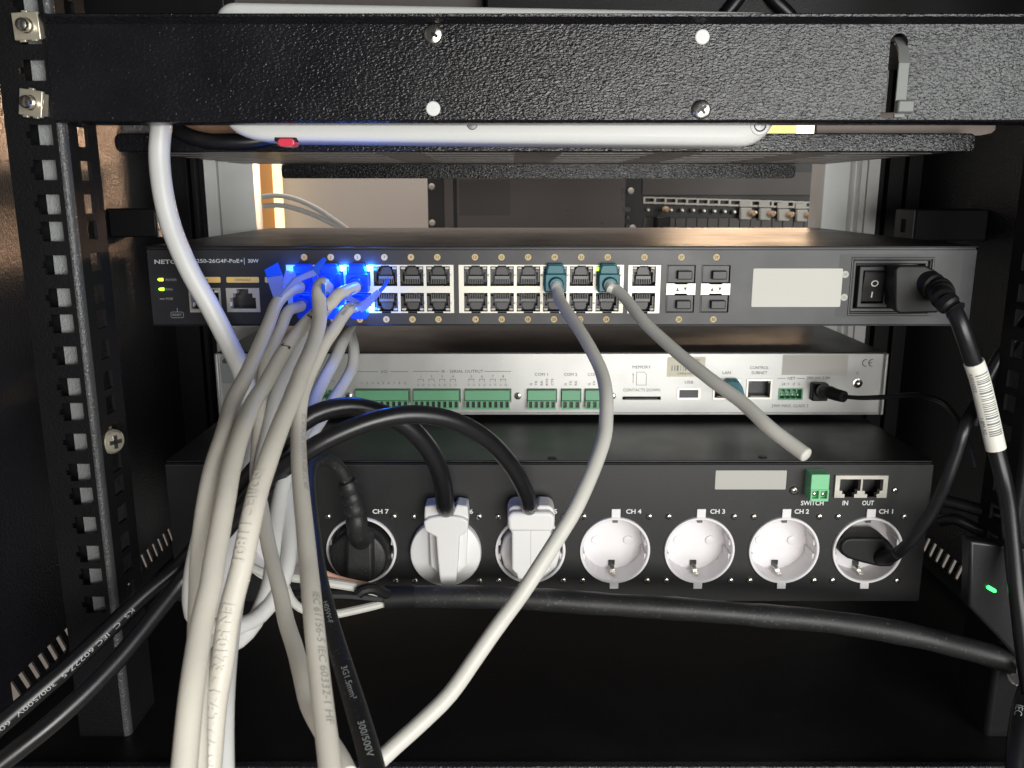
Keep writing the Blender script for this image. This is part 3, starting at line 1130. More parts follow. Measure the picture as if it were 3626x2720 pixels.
# sfp cages
sfp = None
for R_ in (F1, F2):
    x0, x1, z0, z1 = R_
    part('sfp_cage', MB().plate(x0 - .25, x1 + .25, z0 - .25, z1 + .25, [(x0 + .2, x1 - .2, z0 + .2, z1 - .2)], YS - .35, YS + 1.2), 'device_black', sw)
    mz0, mz1 = PS(1813, 1044)[1], PS(1813, 1004)[1]
    cx = (x0 + x1) / 2
    q = (x1 - x0)
    bar = [(x0 - .3, mz0), (x0 + q * .26, mz0), (x0 + q * .30, mz0 + .7), (x1 - q * .30, mz0 + .7), (x1 - q * .26, mz0), (x1 + .1, mz0), (x1 + .1, mz1), (x1 - q * .26, mz1), (x1 - q * .30, mz1 - .5), (x0 + q * .30, mz1 - .5), (x0 + q * .26, mz1), (x0 - .3, mz1)]
    o = part('cage_bar', MB().prism(bar, YS - .6, YS + 2), 'shield_metal', sw)
    m = MB()
    mc = (mz0 + mz1) / 2
    for s_, dx in ((1, -1.9), (-1, 2.2)):
        m.add([(cx + dx - .9, YS - .72, mc - s_ * 1.0), (cx + dx + .9, YS - .72, mc - s_ * 1.0), (cx + dx, YS - .72, mc + s_ * 1.0)], [(0, 1, 2)])
    part('arrow_mark', m, 'print_dark', o)
    for zz0, zz1 in ((mz1 + .3, z1 - .4), (z0 + .4, mz0 - .3)):
        hz = (zz1 - zz0) / 2
        if sfp is None:
            sfp = local_part('sfp_plug', MB().box(-q / 2 + .35, q / 2 - .35, .8, 8, -hz, hz), 'switch_face', sw, (cx, YS, zz0 + hz), .3)
            local_part('pull_tab', MB().box(-q * .16, q * .36, -2.2, .8, -hz * .58, hz * .42), 'switch_face', sfp, (cx, YS, zz0 + hz), .5)
        else:
            dup(sfp, sw, (cx, YS, zz0 + hz))
# badges with numbers
bd = None
disc = MB().lathe(0, 0, [(1.72, 0), (1.72, -.12), (0, -.13)], 24)
bz0, bz1 = PS(1813, 1131)[1], PS(1813, 911)[1]
nums = [(x, 2 * i + 1) for i, x in enumerate(cols)] + [(2282, 25), (2413, 27), (2537, 29)]
for x, nn in nums:
    X = PS(x, 911)[0]
    for z, num in ((bz1, nn), (bz0, nn + 1)):
        pos = (X, YS, z)
        if bd is None:
            me = None
            bd = o = local_part('number_badge', disc, 'gold_print', sw, pos)
        else:
            o = bd.copy()
            COL.objects.link(o)
            place(o, sw, pos)
        m = MB()
        letters(m, str(num), 0, 0, 1.55, -.2, None, 0, .01)
        local_part('badge_number', m, 'print_ink', o, pos)
# lettering, lamps, stickers
m = MB()
px_text(m, PS, 'NETGEAR', 613, 927, 15.5, 122, bold=.02)
px_text(m, PS, 'M4250-26G4F-PoE+', 764, 924, 14, 182)
px_text(m, PS, '30W', 897, 924, 13.5, 36)
px_bar(m, PS, 864.5, 913, 866.3, 937)
part('lettering', m, 'print_pale', sw)
m = MB()
for tx, x, y, ww in (('POWER', 607, 991, 36), ('FAN', 599, 1025, 21), ('POE', 601, 1058, 22), ('RESET', 628, 1115, 31)):
    px_text(m, PS, tx, x, y, 8.5, ww)
px_bar(m, PS, 566, 1057, 584, 1060)
a, b, c, d = PS.rect(605, 1104, 651, 1126)
o1, o2 = polyround(a, b, c, d, 1), polyround(a + .25, b - .25, c + .25, d - .25, .8)
n = len(o1)
m.add([(p[0], YS - .15, p[1]) for p in o1 + o2], [(k, (k + 1) % n, (k + 1) % n + n, k + n) for k in range(n)])
px_bar(m, PS, 627, 1090, 629, 1104)
px_text(m, PS, 'Off', 2993, 972, 8, 14)
px_text(m, PS, 'On', 2989, 1053, 8, 12)
part('lettering', m, 'print_dim', sw)
for x, y in ((568, 990), (571.5, 1024)):
    a, b, c, d = PS.rect(x - 10, y - 5.5, x + 10.5, y + 5.5)
    part('status_light', MB().prism([(a, (c + d) / 2), (a + .7, d - .1), (b, d), (b, c), (a + .9, c)], YS - .8, YS + .2), 'led_green', sw, .25)
m = None
for x0, x1, tx in ((670, 781, 'OOB'), (802, 917, 'CONSOLE'), (938, 1050, 'USB')):
    a, b, c, d = PS.rect(x0, 981, x1, 1001)
    o = part('port_label', MB().prism(polyround(a, b, c, d, .6), YS - .12, YS + .02), 'amber_print', sw)
    mm = MB()
    px_text(mm, PS, tx, (x0 + x1) / 2, 991, 8.5, 10.5 * len(tx) * .72, off=.2)
    part('lettering', mm, 'print_dark', o)
a, b, c, d = PS.rect(2664, 951, 2980, 1087)
part('label_sticker', MB().prism(polyround(a, b, c, d, .8), YS - .14, YS + .02), 'sticker_cream', sw)
for x, y in ((2993, 972), (2989, 1053)):
    X, Z = PS(x, y)
    part('round_label', MB().lathe(X, Z, [(1.9, YS + .02), (1.9, YS - .1), (0, YS - .1)], 24), 'sticker_grey', sw)
a, b, c, d = PS.rect(2966, 901, 3400, 1124)
part('inlet_sticker', MB().plate(a, b, c, d, [IN], YS - .08, YS + .02), 'inlet_sheet', sw)
# power inlet: stepped recess, rocker switch
x0, x1, z0, z1 = IN
part('inlet_rim', MB().plate(x0 - .2, x1 + .2, z0 - .2, z1 + .2, [(x0 + 1.2, x1 - 1.2, z0 + 1.2, z1 - 1.2)], YS - .3, YS + 3), 'port_black', sw, .5)
inl = part('power_inlet', MB().plate(x0, x1, z0, z1, [(x0 + 2, x1 - 2, z0 + 2, z1 - 2)], YS + .6, YS + 4).plate(x0 + 1.5, x1 - 1.5, z0 + 1.5, z1 - 1.5, [(x0 + 3.8, x1 - 3.8, z0 + 3.8, z1 - 3.8)], YS + 2.2, YS + 9).box(x0 + 3.6, x1 - 3.6, YS + 8.6, YS + 9.6, z0 + 3.6, z1 - 3.6), 'switch_face', sw, .5)
a, b, c, d = PS.rect(3043, 945, 3151, 1090)
part('switch_frame', MB().plate(a, b, c, d, [(a + 2.2, b - 2.2, c + 2.2, d - 2.2)], YS + 1.2, YS + 9), 'inlet_sheet', inl, .4)
zc_ = (c + d) / 2
rk = MB().xprism([(YS + 8, c + 2.4), (YS + 4.2, c + 2.4), (YS + 3.2, c + 3.0), (YS + 2.2, zc_ - 1), (YS + .6, d - 4.2), (YS + 1.2, d - 2.4), (YS + 8, d - 2.4)], a + 2.5, b - 2.5)
rk = part('rocker_switch', rk, 'black_plastic', inl, .3)
m = MB()
xc = (a + b) / 2 + .3
zo = zc_ + 2.0
for k in range(24):
    a0, a1 = 2 * math.pi * k / 24, 2 * math.pi * (k + 1) / 24
    m.add([(xc + r_ * 1.15 * math.cos(t_), YS + .85 - (r_ * math.sin(t_)) * .25, zo + r_ * math.sin(t_)) for r_, t_ in ((1.75, a0), (1.75, a1), (1.15, a1), (1.15, a0))], [(0, 1, 2, 3)])
m.add([(xc - .75, YS + 1.95, zc_ - 2.6), (xc - .05, YS + 1.95, zc_ - 2.6), (xc - .25, YS + 2.3, zc_ - 5.8), (xc - .95, YS + 2.3, zc_ - 5.8)], [(0, 1, 2, 3)])
part('switch_mark', m, 'print_white', sw)
# lit port lamps
for i, (x, y) in enumerate(((1205, 951), (1300, 951), (1205.5, 1091), (1309, 1095))):
    X, Z = PS(x, y)
    o = part('port_lamp', MB().box(X - 1.55, X + 1.55, YS - .9, YS + 2, Z - 1.35, Z + 1.35), 'led_blue', sw, .5)
for x, y in ((1327, 953), (1326, 1093)):
    X, Z = PS(x, y)
    part('port_lamp', MB().box(X - 1.5, X + 1.5, YS - .35, YS + 2, Z - .9, Z + .9), 'led_blue_dim', sw, .3)
X, Z = PS(2118, 953)
part('port_lamp', MB().box(X - 1.2, X + 1.2, YS - .35, YS + 2, Z - 1.0, Z + 1.0), 'led_green', sw, .3)


def led(x, y, Y, power):
    l = bpy.data.lights.new('port_glow', 'POINT')
    l.energy = power
    l.color = (.02, .18, 1.0)
    l.shadow_soft_size = .0015
    o = bpy.data.objects.new('port_glow', l)
    COL.objects.link(o)
    p = pl(x, y, Y)
    o.location = (p.x * .001, p.y * .001, (p.z + EYE) * .001)


for x, y, Y, pw in ((1205, 951, 453, .030), (1300, 951, 453, .028), (1205, 1091, 453, .024), (1309, 1095, 453, .024), (1018, 975, 450, .026),
                    (1076, 1000, 456, .007), (1171, 1000, 456, .007), (1265, 1000, 456, .007), (1076, 1070, 456, .006), (1171, 1072, 456, .006), (1265, 1070, 456, .006)):  # first four at lit ports, the rest added to brighten the plugs
    led(x, y, Y, pw * .75)

# ================================================================== CONTROL PROCESSOR (SILVER)
YC = 553.0
PC_ = Pane(YC)
cx0, cx1 = PC_(776, 1360)[0], PC_(3127, 1360)[0]
cz0, cz1 = PC_(1813, 1466)[1], PC_(1813, 1249)[1]
cp = thing('control_processor', 'silver rack control processor with green terminal blocks and printed legends', 'control unit', ((cx0 + cx1) / 2, YC, cz0))
hol = {k: PC_.rect(*v) for k, v in dict(lan=(2526, 1342, 2619, 1414), sub=(2644, 1343, 2732, 1413), usb=(2400, 1376, 2477, 1412), slot=(2204, 1404, 2340, 1416), net=(2758, 1377, 2840, 1414)).items()}
TB = [(1262, 1448, 9), (1466, 1626, 8), (1647, 1805, 8), (1868, 1967, 5), (1988, 2053, 3), (2071, 2136, 3)]
tbr = [PC_.rect(a - 1, 1378, b + 1, 1420) for a, b, n in TB]
rel = PC_.rect(960, 1380, 1177, 1414)
part('housing', MB().box(cx0 + .8, cx1 - .8, YC + 14, 700, cz0 + .5, cz1 - .6).plate(cx0 + .8, cx1 - .8, cz0 + .5, cz1 - .6, [(cx0 + 2, cx1 - 2, cz0 + 1.5, cz1 - 1.6)], YC + 1.8, YC + 14), 'device_black', cp)
part('top_cover', MB().box(cx0 + .2, cx1 - .2, YC + 1.2, 702, cz1 - .5, cz1 + .3), 'device_black', cp, .3)
part('rear_panel', MB().plate(cx0, cx1, cz0, cz1 - .8, list(hol.values()) + tbr + [rel], YC, YC + 1.4), 'silver_face', cp)
for sx in (cx0, cx1):
    part('end_flange', MB().box(sx - 1.1, sx + 1.1, YC - 2.6, YC + 6, cz0 - .2, cz1 - .2), 'silver_face', cp, .7)
part('bottom_lip', MB().box(cx0 + 1.2, cx1 - 1.2, YC - 1.2, YC - .05, cz0 - .3, cz0 + 1.0), 'silver_face', cp, .4)
pole = None
for (xa_, xb_, npole), R_ in zip(TB, tbr):
    x0, x1 = PC_.rect(xa_, 1378, xb_, 1420)[:2]
    zT, zB = PC_(1813, 1378)[1], PC_(1813, 1443)[1]
    zM = PC_(1813, 1413)[1]
    part('socket_shroud', MB().plate(R_[0] - .1, R_[1] + .9, R_[2] - 1.0, R_[3] + .4, [(x0, x1 + .3, zB, zT)], YC - .3, YC + 8), 'terminal_dark', cp)
    tb = part('terminal_block', MB().box(x0, x1, YC - 4.5, YC + 8, zM, zT).box(x0, x1, YC - 3.2, YC + 8, zB + 1.0, zM), 'terminal_green', cp, .25)
    fr_ = MB()
    wv = (x1 - x0) / npole
    hs = [(x0 + wv * (k + .22), x0 + wv * (k + .80), zB + 1.2, zM - .5) for k in range(npole)]
    fr_.plate(x0, x1, zB, zM - .2, hs, YC - 5.4, YC - 3.0)
    part('pole_frame', fr_, 'terminal_green', tb)
    m = MB()
    for h in hs:
        m.box(h[0] + .1, h[1] - .1, YC - 3.5, YC - 3.15, h[2], h[3])
    part('wire_entry', m, 'port_black', tb)
# relay header (open, partly behind the cables), net header
for R_, nP in ((rel, 16), (hol['net'], 4)):
    x0, x1, z0, z1 = R_
    hd = part('open_header', MB().plate(x0 - .5, x1 + .5, z0 - .5, z1 + .5, [(x0 + .4, x1 - .4, z0 + .5, z1 - .3)], YC - .4, YC + 7).box(x0, x1, YC + 7, YC + 7.5, z0, z1), 'terminal_green', cp)
    m = MB()
    wv = (x1 - x0 - .8) / nP
    for k in range(nP + 1):
        xx = x0 + .4 + k * wv
        if 0 < k < nP:
            m.box(xx - .3, xx + .3, YC - .2, YC + 7, z1 - 2.4, z1 - .3)
            m.box(xx - .3, xx + .3, YC - .2, YC + 7, z0 + .5, z0 + 1.3)
    part('key_rib', m, 'terminal_green', hd)
    m = MB()
    for k in range(nP):
        xx = x0 + .4 + (k + .5) * wv
        m.box(xx - .35, xx + .35, YC + 1.5, YC + 7, (z0 + z1) / 2 - 1.2, (z0 + z1) / 2 - .5)
    part('header_pin', m, 'screw_steel', hd)
for key in ('lan', 'sub'):
    x0, x1, z0, z1 = hol[key]
    o = part('network_port', MB().plate(x0 - .4, x1 + .4, z0 - .4, z1 + .3, [(x0 + 1.0, x1 - 1.0, z0 + 1.2, z1 - 1.3)], YC - .5, YC + 5), 'port_metal', cp, .2)
    part('cavity', MB().box(x0, x1, YC + 9, YC + 9.5, z0, z1).box(x0, x0 + .9, YC + 2, YC + 9, z0, z1).box(x1 - .9, x1, YC + 2, YC + 9, z0, z1).box(x0, x1, YC + 2, YC + 9, z1 - 1, z1).box(x0, x1, YC + 2, YC + 9, z0, z0 + 1), 'port_black', o)
    m = MB()
    m.box(x0 + 1.1, x0 + 2.6, YC - .2, YC + 3, z1 - 2.6, z1 - 1.3).box(x1 - 2.6, x1 - 1.1, YC - .2, YC + 3, z1 - 2.6, z1 - 1.3)
    part('led_window', m, 'port_grey', o)
    m = MB()
    for k in range(8):
        xx = x0 + 3.5 + k * (x1 - x0 - 7) / 7
        m.box(xx - .2, xx + .2, YC + 1, YC + 7, z0 + 1.4, z0 + 1.8)
    part('contact_pin', m, 'screw_steel', o)
x0, x1, z0, z1 = hol['usb']
o = part('usb_port', MB().prism(polyround(x0 - .5, x1 + .5, z0 - .5, z1 + .5, 1.2), YC - .6, YC - .1), 'port_metal', cp)
part('cavity', MB().box(x0 + .9, x1 - .9, YC - .72, YC - .2, z0 + .8, z1 - .8), 'port_black', o)
part('tongue', MB().box(x0 + 1.4, x1 - 1.4, YC - .85, YC - .3, z0 + 1.3, z0 + 3.0), 'port_mid', o)
x0, x1, z0, z1 = hol['slot']
part('card_slot', MB().box(x0, x1, YC + 5, YC + 6, z0, z1).box(x0 + 2, x1 - 2, YC + .8, YC + 5, z0 + .2, z0 + .7), 'port_black', cp)
cs = make_screw(cp, (*PC_(1236, 1402)[:1], YC, PC_(1236, 1402)[1]), 2.45, 1.6, 'screw_steel')
for x, y in ((1834, 1402), (2168, 1402)):
    X, Z = PC_(x, y)
    dup_screw(cs, cp, (X, YC, Z))
X, Z = PC_(3036, 1357)
part('ground_screw', MB().lathe(X, Z, [(3.2, YC), (3.2, YC - .8), (2.4, YC - 1.0), (2.4, YC - 2.2), (1.4, YC - 3.0), (0, YC - 3.2)], 24), 'screw_steel', cp)
# printed legends
m = MB()
T = lambda *a, **k: px_text(m, PC_, *a, bold=0, **k)
T('I/O', 1361, 1316, 9.5, 22)
px_bar(m, PC_, 1267, 1315.3, 1339, 1316.9)
px_bar(m, PC_, 1383, 1315.3, 1446, 1316.9)
for k, ch in enumerate('12345678G'):
    T(ch, 1281 + k * 19.1, 1357, 8.5)
T('IR - SERIAL OUTPUT', 1637.5, 1315, 10, 147)
px_bar(m, PC_, 1463, 1314.3, 1556, 1315.9)
px_bar(m, PC_, 1716, 1314.3, 1809, 1315.9)
for k in range(8):
    x = (1490, 1528, 1566, 1604, 1669, 1706.5, 1745, 1782)[k]
    T(str(k + 1), x, 1332.5, 8.5)
    px_bar(m, PC_, x - 10, 1342, x + 10, 1343.4)
    px_bar(m, PC_, x - 10, 1343, x - 8.6, 1352)
    px_bar(m, PC_, x + 8.6, 1343, x + 10, 1352)
    T('S', x - 9, 1363, 8)
    T('G', x + 9, 1363, 8)
for k in range(8):
    x = 974 + k * 27
    T(str(k + 1), x + 11, 1339, 8.5)
    px_bar(m, PC_, x + 1, 1348, x + 22, 1349.4)
    px_bar(m, PC_, x + 1, 1349, x + 2.4, 1357)
    px_bar(m, PC_, x + 20.6, 1349, x + 22, 1357)
px_bar(m, PC_, 965, 1315.3, 1170, 1316.9)
T('COM 1', 1917, 1326, 10.5, 47)
T('COM 2', 2020.5, 1326, 10.5, 47)
T('COM 3', 2104, 1326, 10.5, 47)
for x, tx, ww in ((1880, 'G', 8), (1898, 'TX', 17), (1918, 'RX', 17), (1937, 'RTS', 24), (1956, 'CTS', 24), (2002, 'G', 8), (2020.5, 'TX', 17), (2039, 'RX', 17), (2086, 'G', 8), (2104, 'TX', 17), (2123, 'RX', 17)):
    px_text(m, PC_, tx, x, 1365 - ww / 2, 8.5, ww, rot=math.pi / 2)
T('MEMORY', 2272, 1300, 10.5, 68)
T('CONTACTS DOWN', 2272, 1381, 10.5, 136)
for x0, y0, x1, y1 in ((2253, 1317, 2281, 1318.2), (2253, 1317, 2254.2, 1364), (2253, 1363, 2289, 1364.2), (2287.8, 1325, 2289, 1364), (2241.3, 1326, 2242.7, 1356)):
    px_bar(m, PC_, x0, y0, x1, y1)
q = [pl(x, y, YC - .15) for x, y in ((2281, 1317), (2289, 1325), (2288, 1326), (2280, 1318))]
m.add(q, [(0, 1, 2, 3)])
q = [pl(x, y, YC - .15) for x, y in ((2239.5, 1329), (2242, 1320), (2244.5, 1329))]
m.add(q, [(0, 1, 2)])
T('USB', 2440, 1353.5, 10.5, 31)
T('LAN', 2572.5, 1320, 11, 31)
T('CONTROL', 2689, 1302, 10.5, 72)
T('SUBNET', 2689, 1320, 10.5, 60)
T('NET', 2802.5, 1340, 10, 30)
px_bar(m, PC_, 2753, 1339.3, 2782, 1340.7)
px_bar(m, PC_, 2822, 1339.3, 2848, 1340.7)
for x, ch in ((2774, '24'), (2791, 'Y'), (2811, 'Z'), (2829, 'G')):
    T(ch, x, 1360, 9)
T('24V', 2869, 1338, 10, 26)
T('2.0A', 2926, 1338, 10, 30)
px_bar(m, PC_, 2886, 1335, 2906, 1336.2)
for k in range(3):
    px_bar(m, PC_, 2886 + k * 7.4, 1339, 2891 + k * 7.4, 1340.2)
T('24W MAX. CLASS 2', 2797, 1437, 11, 142)
T('G', 3036, 1321, 9)
# the two arcs of the conformity mark
for xc, wbar in ((3066, 0), (3088, 1)):
    X, Z = PC_(xc, 1285)
    for k in range(14):
        a0, a1 = math.radians(78 + k * 204 / 14), math.radians(78 + (k + 1) * 204 / 14)
        m.add([(X + r_ * math.cos(t_), YC - .15, Z + r_ * math.sin(t_)) for r_, t_ in ((2.55, a0), (2.55, a1), (1.95, a1), (1.95, a0))], [(0, 1, 2, 3)])
    if wbar:
        m.box(X - 2.3, X - .2, YC - .25, YC - .15, Z - .3, Z + .3)
part('lettering', m, 'print_dark', cp)
a, b, c, d = PC_.rect(2362, 1264, 2497, 1334)
st = part('barcode_sticker', MB().prism(polyround(a, b, c, d, .6), YC - .12, YC + .02), 'barcode_cream', cp)
m = MB()
rnd = random.Random(3)
x = a + 3
while x < b - 2:
    ww = rnd.choice((.35, .6, .9, 1.2))
    m.box(x, min(x + ww, b - 1), YC - .22, YC - .14, c + 4, c + 7.6)
    x += ww + rnd.choice((.5, .9, 1.3))
letters(m, 'C443614091', (a + b) / 2, c + 2.2, 1.6, YC - .2)
letters(m, '4091', b - 5.5, d - 2, 1.5, YC - .2)
part('barcode', m, 'print_dim', st)
a, b, c, d = PC_.rect(2770, 1256, 3002, 1328)
part('grey_sticker', MB().prism(polyround(a, b, c, d, .5), YC - .12, YC + .02), 'sticker_grey', cp)
# maker label on the near end
a, b, c, d = PC_.rect(781, 1264, 850, 1358)
lb = part('maker_label', MB().prism(polyround(a, b, c, d, 1.6), YC - .14, YC + .02), 'silver_face', cp)
o1, o2 = polyround(a + .2, b - .2, c + .2, d - .2, 1.5), polyround(a + .7, b - .7, c + .7, d - .7, 1.1)
n = len(o1)
m = MB().add([(p[0], YC - .2, p[1]) for p in o1 + o2], [(k, (k + 1) % n, (k + 1) % n + n, k + n) for k in range(n)])
part('label_border', m, 'print_dim', lb)
a, b, c, d = PC_.rect(785, 1290, 838, 1354)
part('grey_patch', MB().box(a, b, YC - .3, YC - .16, c, d), 'sticker_slate', lb)
X, Z = PC_(797, 1279)
part('emblem', MB().prism([(X - 2, Z - 1.6), (X + 2, Z - 1.6), (X + 2, Z + .6), (X, Z + 2.2), (X - 2, Z + .6)], YC - .3, YC - .16), 'dark_steel', lb)

# ================================================================== POWER DISTRIBUTOR
YP = 463.0
PP = Pane(YP)
px0, px1 = PP(590, 1700)[0], PP(3300, 1700)[0]
pz0, pz1 = PP(1813, 2128)[1], PP(1813, 1640)[1]
pdu = thing('power_distributor', 'black rack power distributor with a row of round white mains sockets', 'power distributor', ((px0 + px1) / 2, YP, pz0))
part('housing', MB().box(px0 + .5, px1 - .5, YP + 16.5, 704, pz0, pz1 - .6).box(px0 + .5, px1 - .5, YP + 1.6, YP + 17, pz0, pz0 + 1).box(px0 + .5, px1 - .5, YP + 1.6, YP + 17, pz1 - 1.6, pz1 - .6), 'device_black', pdu)
part('top_cover', MB().box(px0, px1, YP + 1.8, 705, pz1 - .3, pz1 + .9), 'device_black', pdu, .4)
for x, y in ((1955, 1622), (1120, 1612), (2700, 1618)):
    dr = ray(x, y)
    p = dr * ((pz1 + .9) / dr.z)
    part('lid_screw', MB().zprism([(p.x + 2.6 * math.cos(k * math.pi / 8), p.y + 2.6 * math.sin(k * math.pi / 8)) for k in range(16)], pz1 + .85, pz1 + 1.25), 'black_plastic', pdu, .2)
SX = [PP(x, 1948)[0] for x in (983, 1281, 1580, 1878, 2177, 2475.5, 2774, 3070)]
SZ = PP(1813, 1947)[1]
RO, RI = 20.3, 18.9
cells = [(x - 22, x + 22, SZ - 22, SZ + 22) for x in SX]
jk = PP.rect(2966, 1694, 3124, 1760)
m = MB().plate(px0, px1, pz0, pz1 - 1.2, cells + [jk], YP, YP + 1.5)
for x in SX:
    n = 40
    q, r_ = [], []
    for k in range(n):
        a = 2 * math.pi * k / n + math.pi / 4
        e = 22 / max(abs(math.cos(a)), abs(math.sin(a)))
        q.append((x + e * math.cos(a), YP, SZ + e * math.sin(a)))
        r_.append((x + (RI + .4) * math.cos(a), YP, SZ + (RI + .4) * math.sin(a)))
    m.add(q + r_, [(k, (k + 1) % n, (k + 1) % n + n, k + n) for k in range(n)])
part('rear_panel', m, 'pdu_face', pdu)
part('panel_edge', MB().box(px0, px1, YP - .3, YP + .6, pz1 - 1.5, pz1 - .9), 'inlet_sheet', pdu, .2)


def make_socket(X):
    pos = (X, YP, SZ)
    m = MB().ringlathe(0, 0, [(RI - .6, 14.5), (RI - .2, -1.2), (RI + .2, -1.7), (RO - .2, -1.7), (RO, -1.3), (RO, .2)], 56)
    o = local_part('mains_socket', m, 'socket_plastic', pdu, pos)
    fl = MB()
    fl.ringlathe(0, 0, [(RI - .5, 14.4), (9, 14.4), (0.01, 14.4)], 48)
    local_part('socket_floor', fl, 'socket_plastic', o, pos)
    for s_ in (-1, 1):
        local_part('pin_shutter', MB().lathe(s_ * 9.5, 0, [(2.9, 14.9), (2.8, 13.6), (2.4, 13.4), (0, 13.4)], 24), 'socket_plastic', o, pos)
        mm = MB()
        for t_ in (-1, 1):
            x0_, x1_ = sorted((s_ * (RI - .3), s_ * (RI - 1.9)))
            z0_, z1_ = sorted((t_ * 2.6, t_ * 6.2))
            mm.box(x0_, x1_, .2, 14, z0_, z1_)
        local_part('side_rib', mm, 'socket_plastic', o, pos, .3)
    for z0_, z1_ in ((RO - .5, RO + 5.0), (-RO - 3.6, -RO + .5)):
        local_part('fixing_tab', MB().box(-2.55, 2.55, -1.3, -.1, z0_, z1_), 'socket_plastic', o, pos, .3)
    local_part('clip_recess', MB().box(-1.9, 1.9, 13.6, 14.3, -15.6, -12.6), 'port_black', o, pos)
    mm = MB().box(-1.5, 1.5, 8, 13.6, -16.9, -15.6).box(-1.5, 1.5, 4.5, 8.4, -17.9, -16.5)
    local_part('earth_clip', mm, 'screw_steel', o, pos, .2)
    local_part('earth_clip', MB().box(-1.5, 1.5, 1.5, 8, 15.9, 18.2), 'dark_steel', o, pos, .2)
    return o


sp = None
for X in SX:
    if sp is None:
        sp = make_socket(X)
    else:
        dup(sp, pdu, (X, YP, SZ))
ps = None
for X in SX:
    for dx in (-18.4, 19.2):
        for y in (1829, 2055):
            Z = PP(1813, y)[1]
            if ps is None:
                ps = make_screw(pdu, (X + dx, YP, Z), 1.85, 1.5)
            else:
                dup_screw(ps, pdu, (X + dx, YP, Z))
for x, y, k in ((2811, 1736, 1.35), (3168, 1735, .95)):
    X, Z = PP(x, y)
    s_ = dup_screw(ps, pdu, (X, YP, Z))
    s_.scale = (k, k, k)
m = MB()
for k, x in enumerate((1050, 1348, 1647, 1945, 2244, 2541, 2839, 3137)):
    px_text(m, PP, 'CH %d' % (8 - k), x, 1811, 16.5, 56, bold=.025)
px_text(m, PP, 'SWITCH', 2876, 1781, 17, 88, bold=.02)
px_text(m, PP, 'IN', 2993, 1781, 16.5, 22, bold=.02)
px_text(m, PP, 'OUT', 3073.5, 1781, 17, 46, bold=.02)
part('lettering', m, 'print_white', pdu)
a, b, c, d = PP.rect(2533, 1666, 2784, 1733)
part('label_sticker', MB().prism(polyround(a, b, c, d, .5), YP - .14, YP + .02), 'sticker_grey', pdu)
# switch terminal
a, b, c, d = PP.rect(2850, 1661, 2913, 1753)
tb = part('switch_terminal', MB().box(a, b, YP - 10, YP + 6, c + (d - c) * .42, d).box(a, b, YP - 7.5, YP + 6, c, c + (d - c) * .42), 'terminal_bright', pdu, .3)
hs = [(a + (b - a) * (.08 + .47 * k), a + (b - a) * (.45 + .47 * k), c + 1.6, c + (d - c) * .42 - .3) for k in range(2)]
part('pole_frame', MB().plate(a, b, c, c + (d - c) * .44, hs, YP - 10.6, YP - 7.4), 'terminal_bright', tb, .15)
m = MB()
for h in hs:
    m.lathe((h[0] + h[1]) / 2, (h[2] + h[3]) / 2 - .2, [(1.3, YP - 7.6), (1.3, YP - 8.6), (.8, YP - 9.0), (0, YP - 9.1)], 16)
part('clamp_screw', m, 'screw_steel', tb)
# double network jack
a, b, c, d = PP.rect(2953, 1681, 3139, 1760)
xm = (jk[0] + jk[1]) / 2
holes = []
for s_ in (0, 1):
    x0 = jk[0] + .6 if s_ == 0 else xm + .8
    x1 = xm - .4 if s_ == 0 else jk[1] - .4
    q = (x1 - x0)
    zt2, zb3 = d - 2.3, c
    hgt = zt2 - c
    holes += [(x0, x1, zt2 - hgt * .62, zt2), (x0 + q * .14, x1 - q * .14, zt2 - hgt * .80, zt2 - hgt * .61), (x0 + q * .27, x1 - q * .27, c - 1, zt2 - hgt * .79)]
o = part('double_jack', MB().plate(a, b, c, d, holes, YP - 1.6, YP + 2), 'port_metal', pdu, .25)
part('cavity', MB().box(jk[0], jk[1], YP + 9, YP + 9.6, jk[2], jk[3]).box(jk[0], jk[0] + .5, YP + 2, YP + 9, jk[2], jk[3]).box(xm - .4, xm + .8, YP + 2, YP + 9, jk[2], jk[3]).box(jk[1] - .5, jk[1], YP + 2, YP + 9, jk[2], jk[3]).box(jk[0], jk[1], YP + 2, YP + 9, jk[3] - .5, jk[3]), 'port_black', o)
# ================================================================== PLUGS AND CABLES
def v3(p):
    return p if isinstance(p, Vector) else pd(*p)


def path(ctrl, step=3.5):
    return spline([v3(p) for p in ctrl], step)


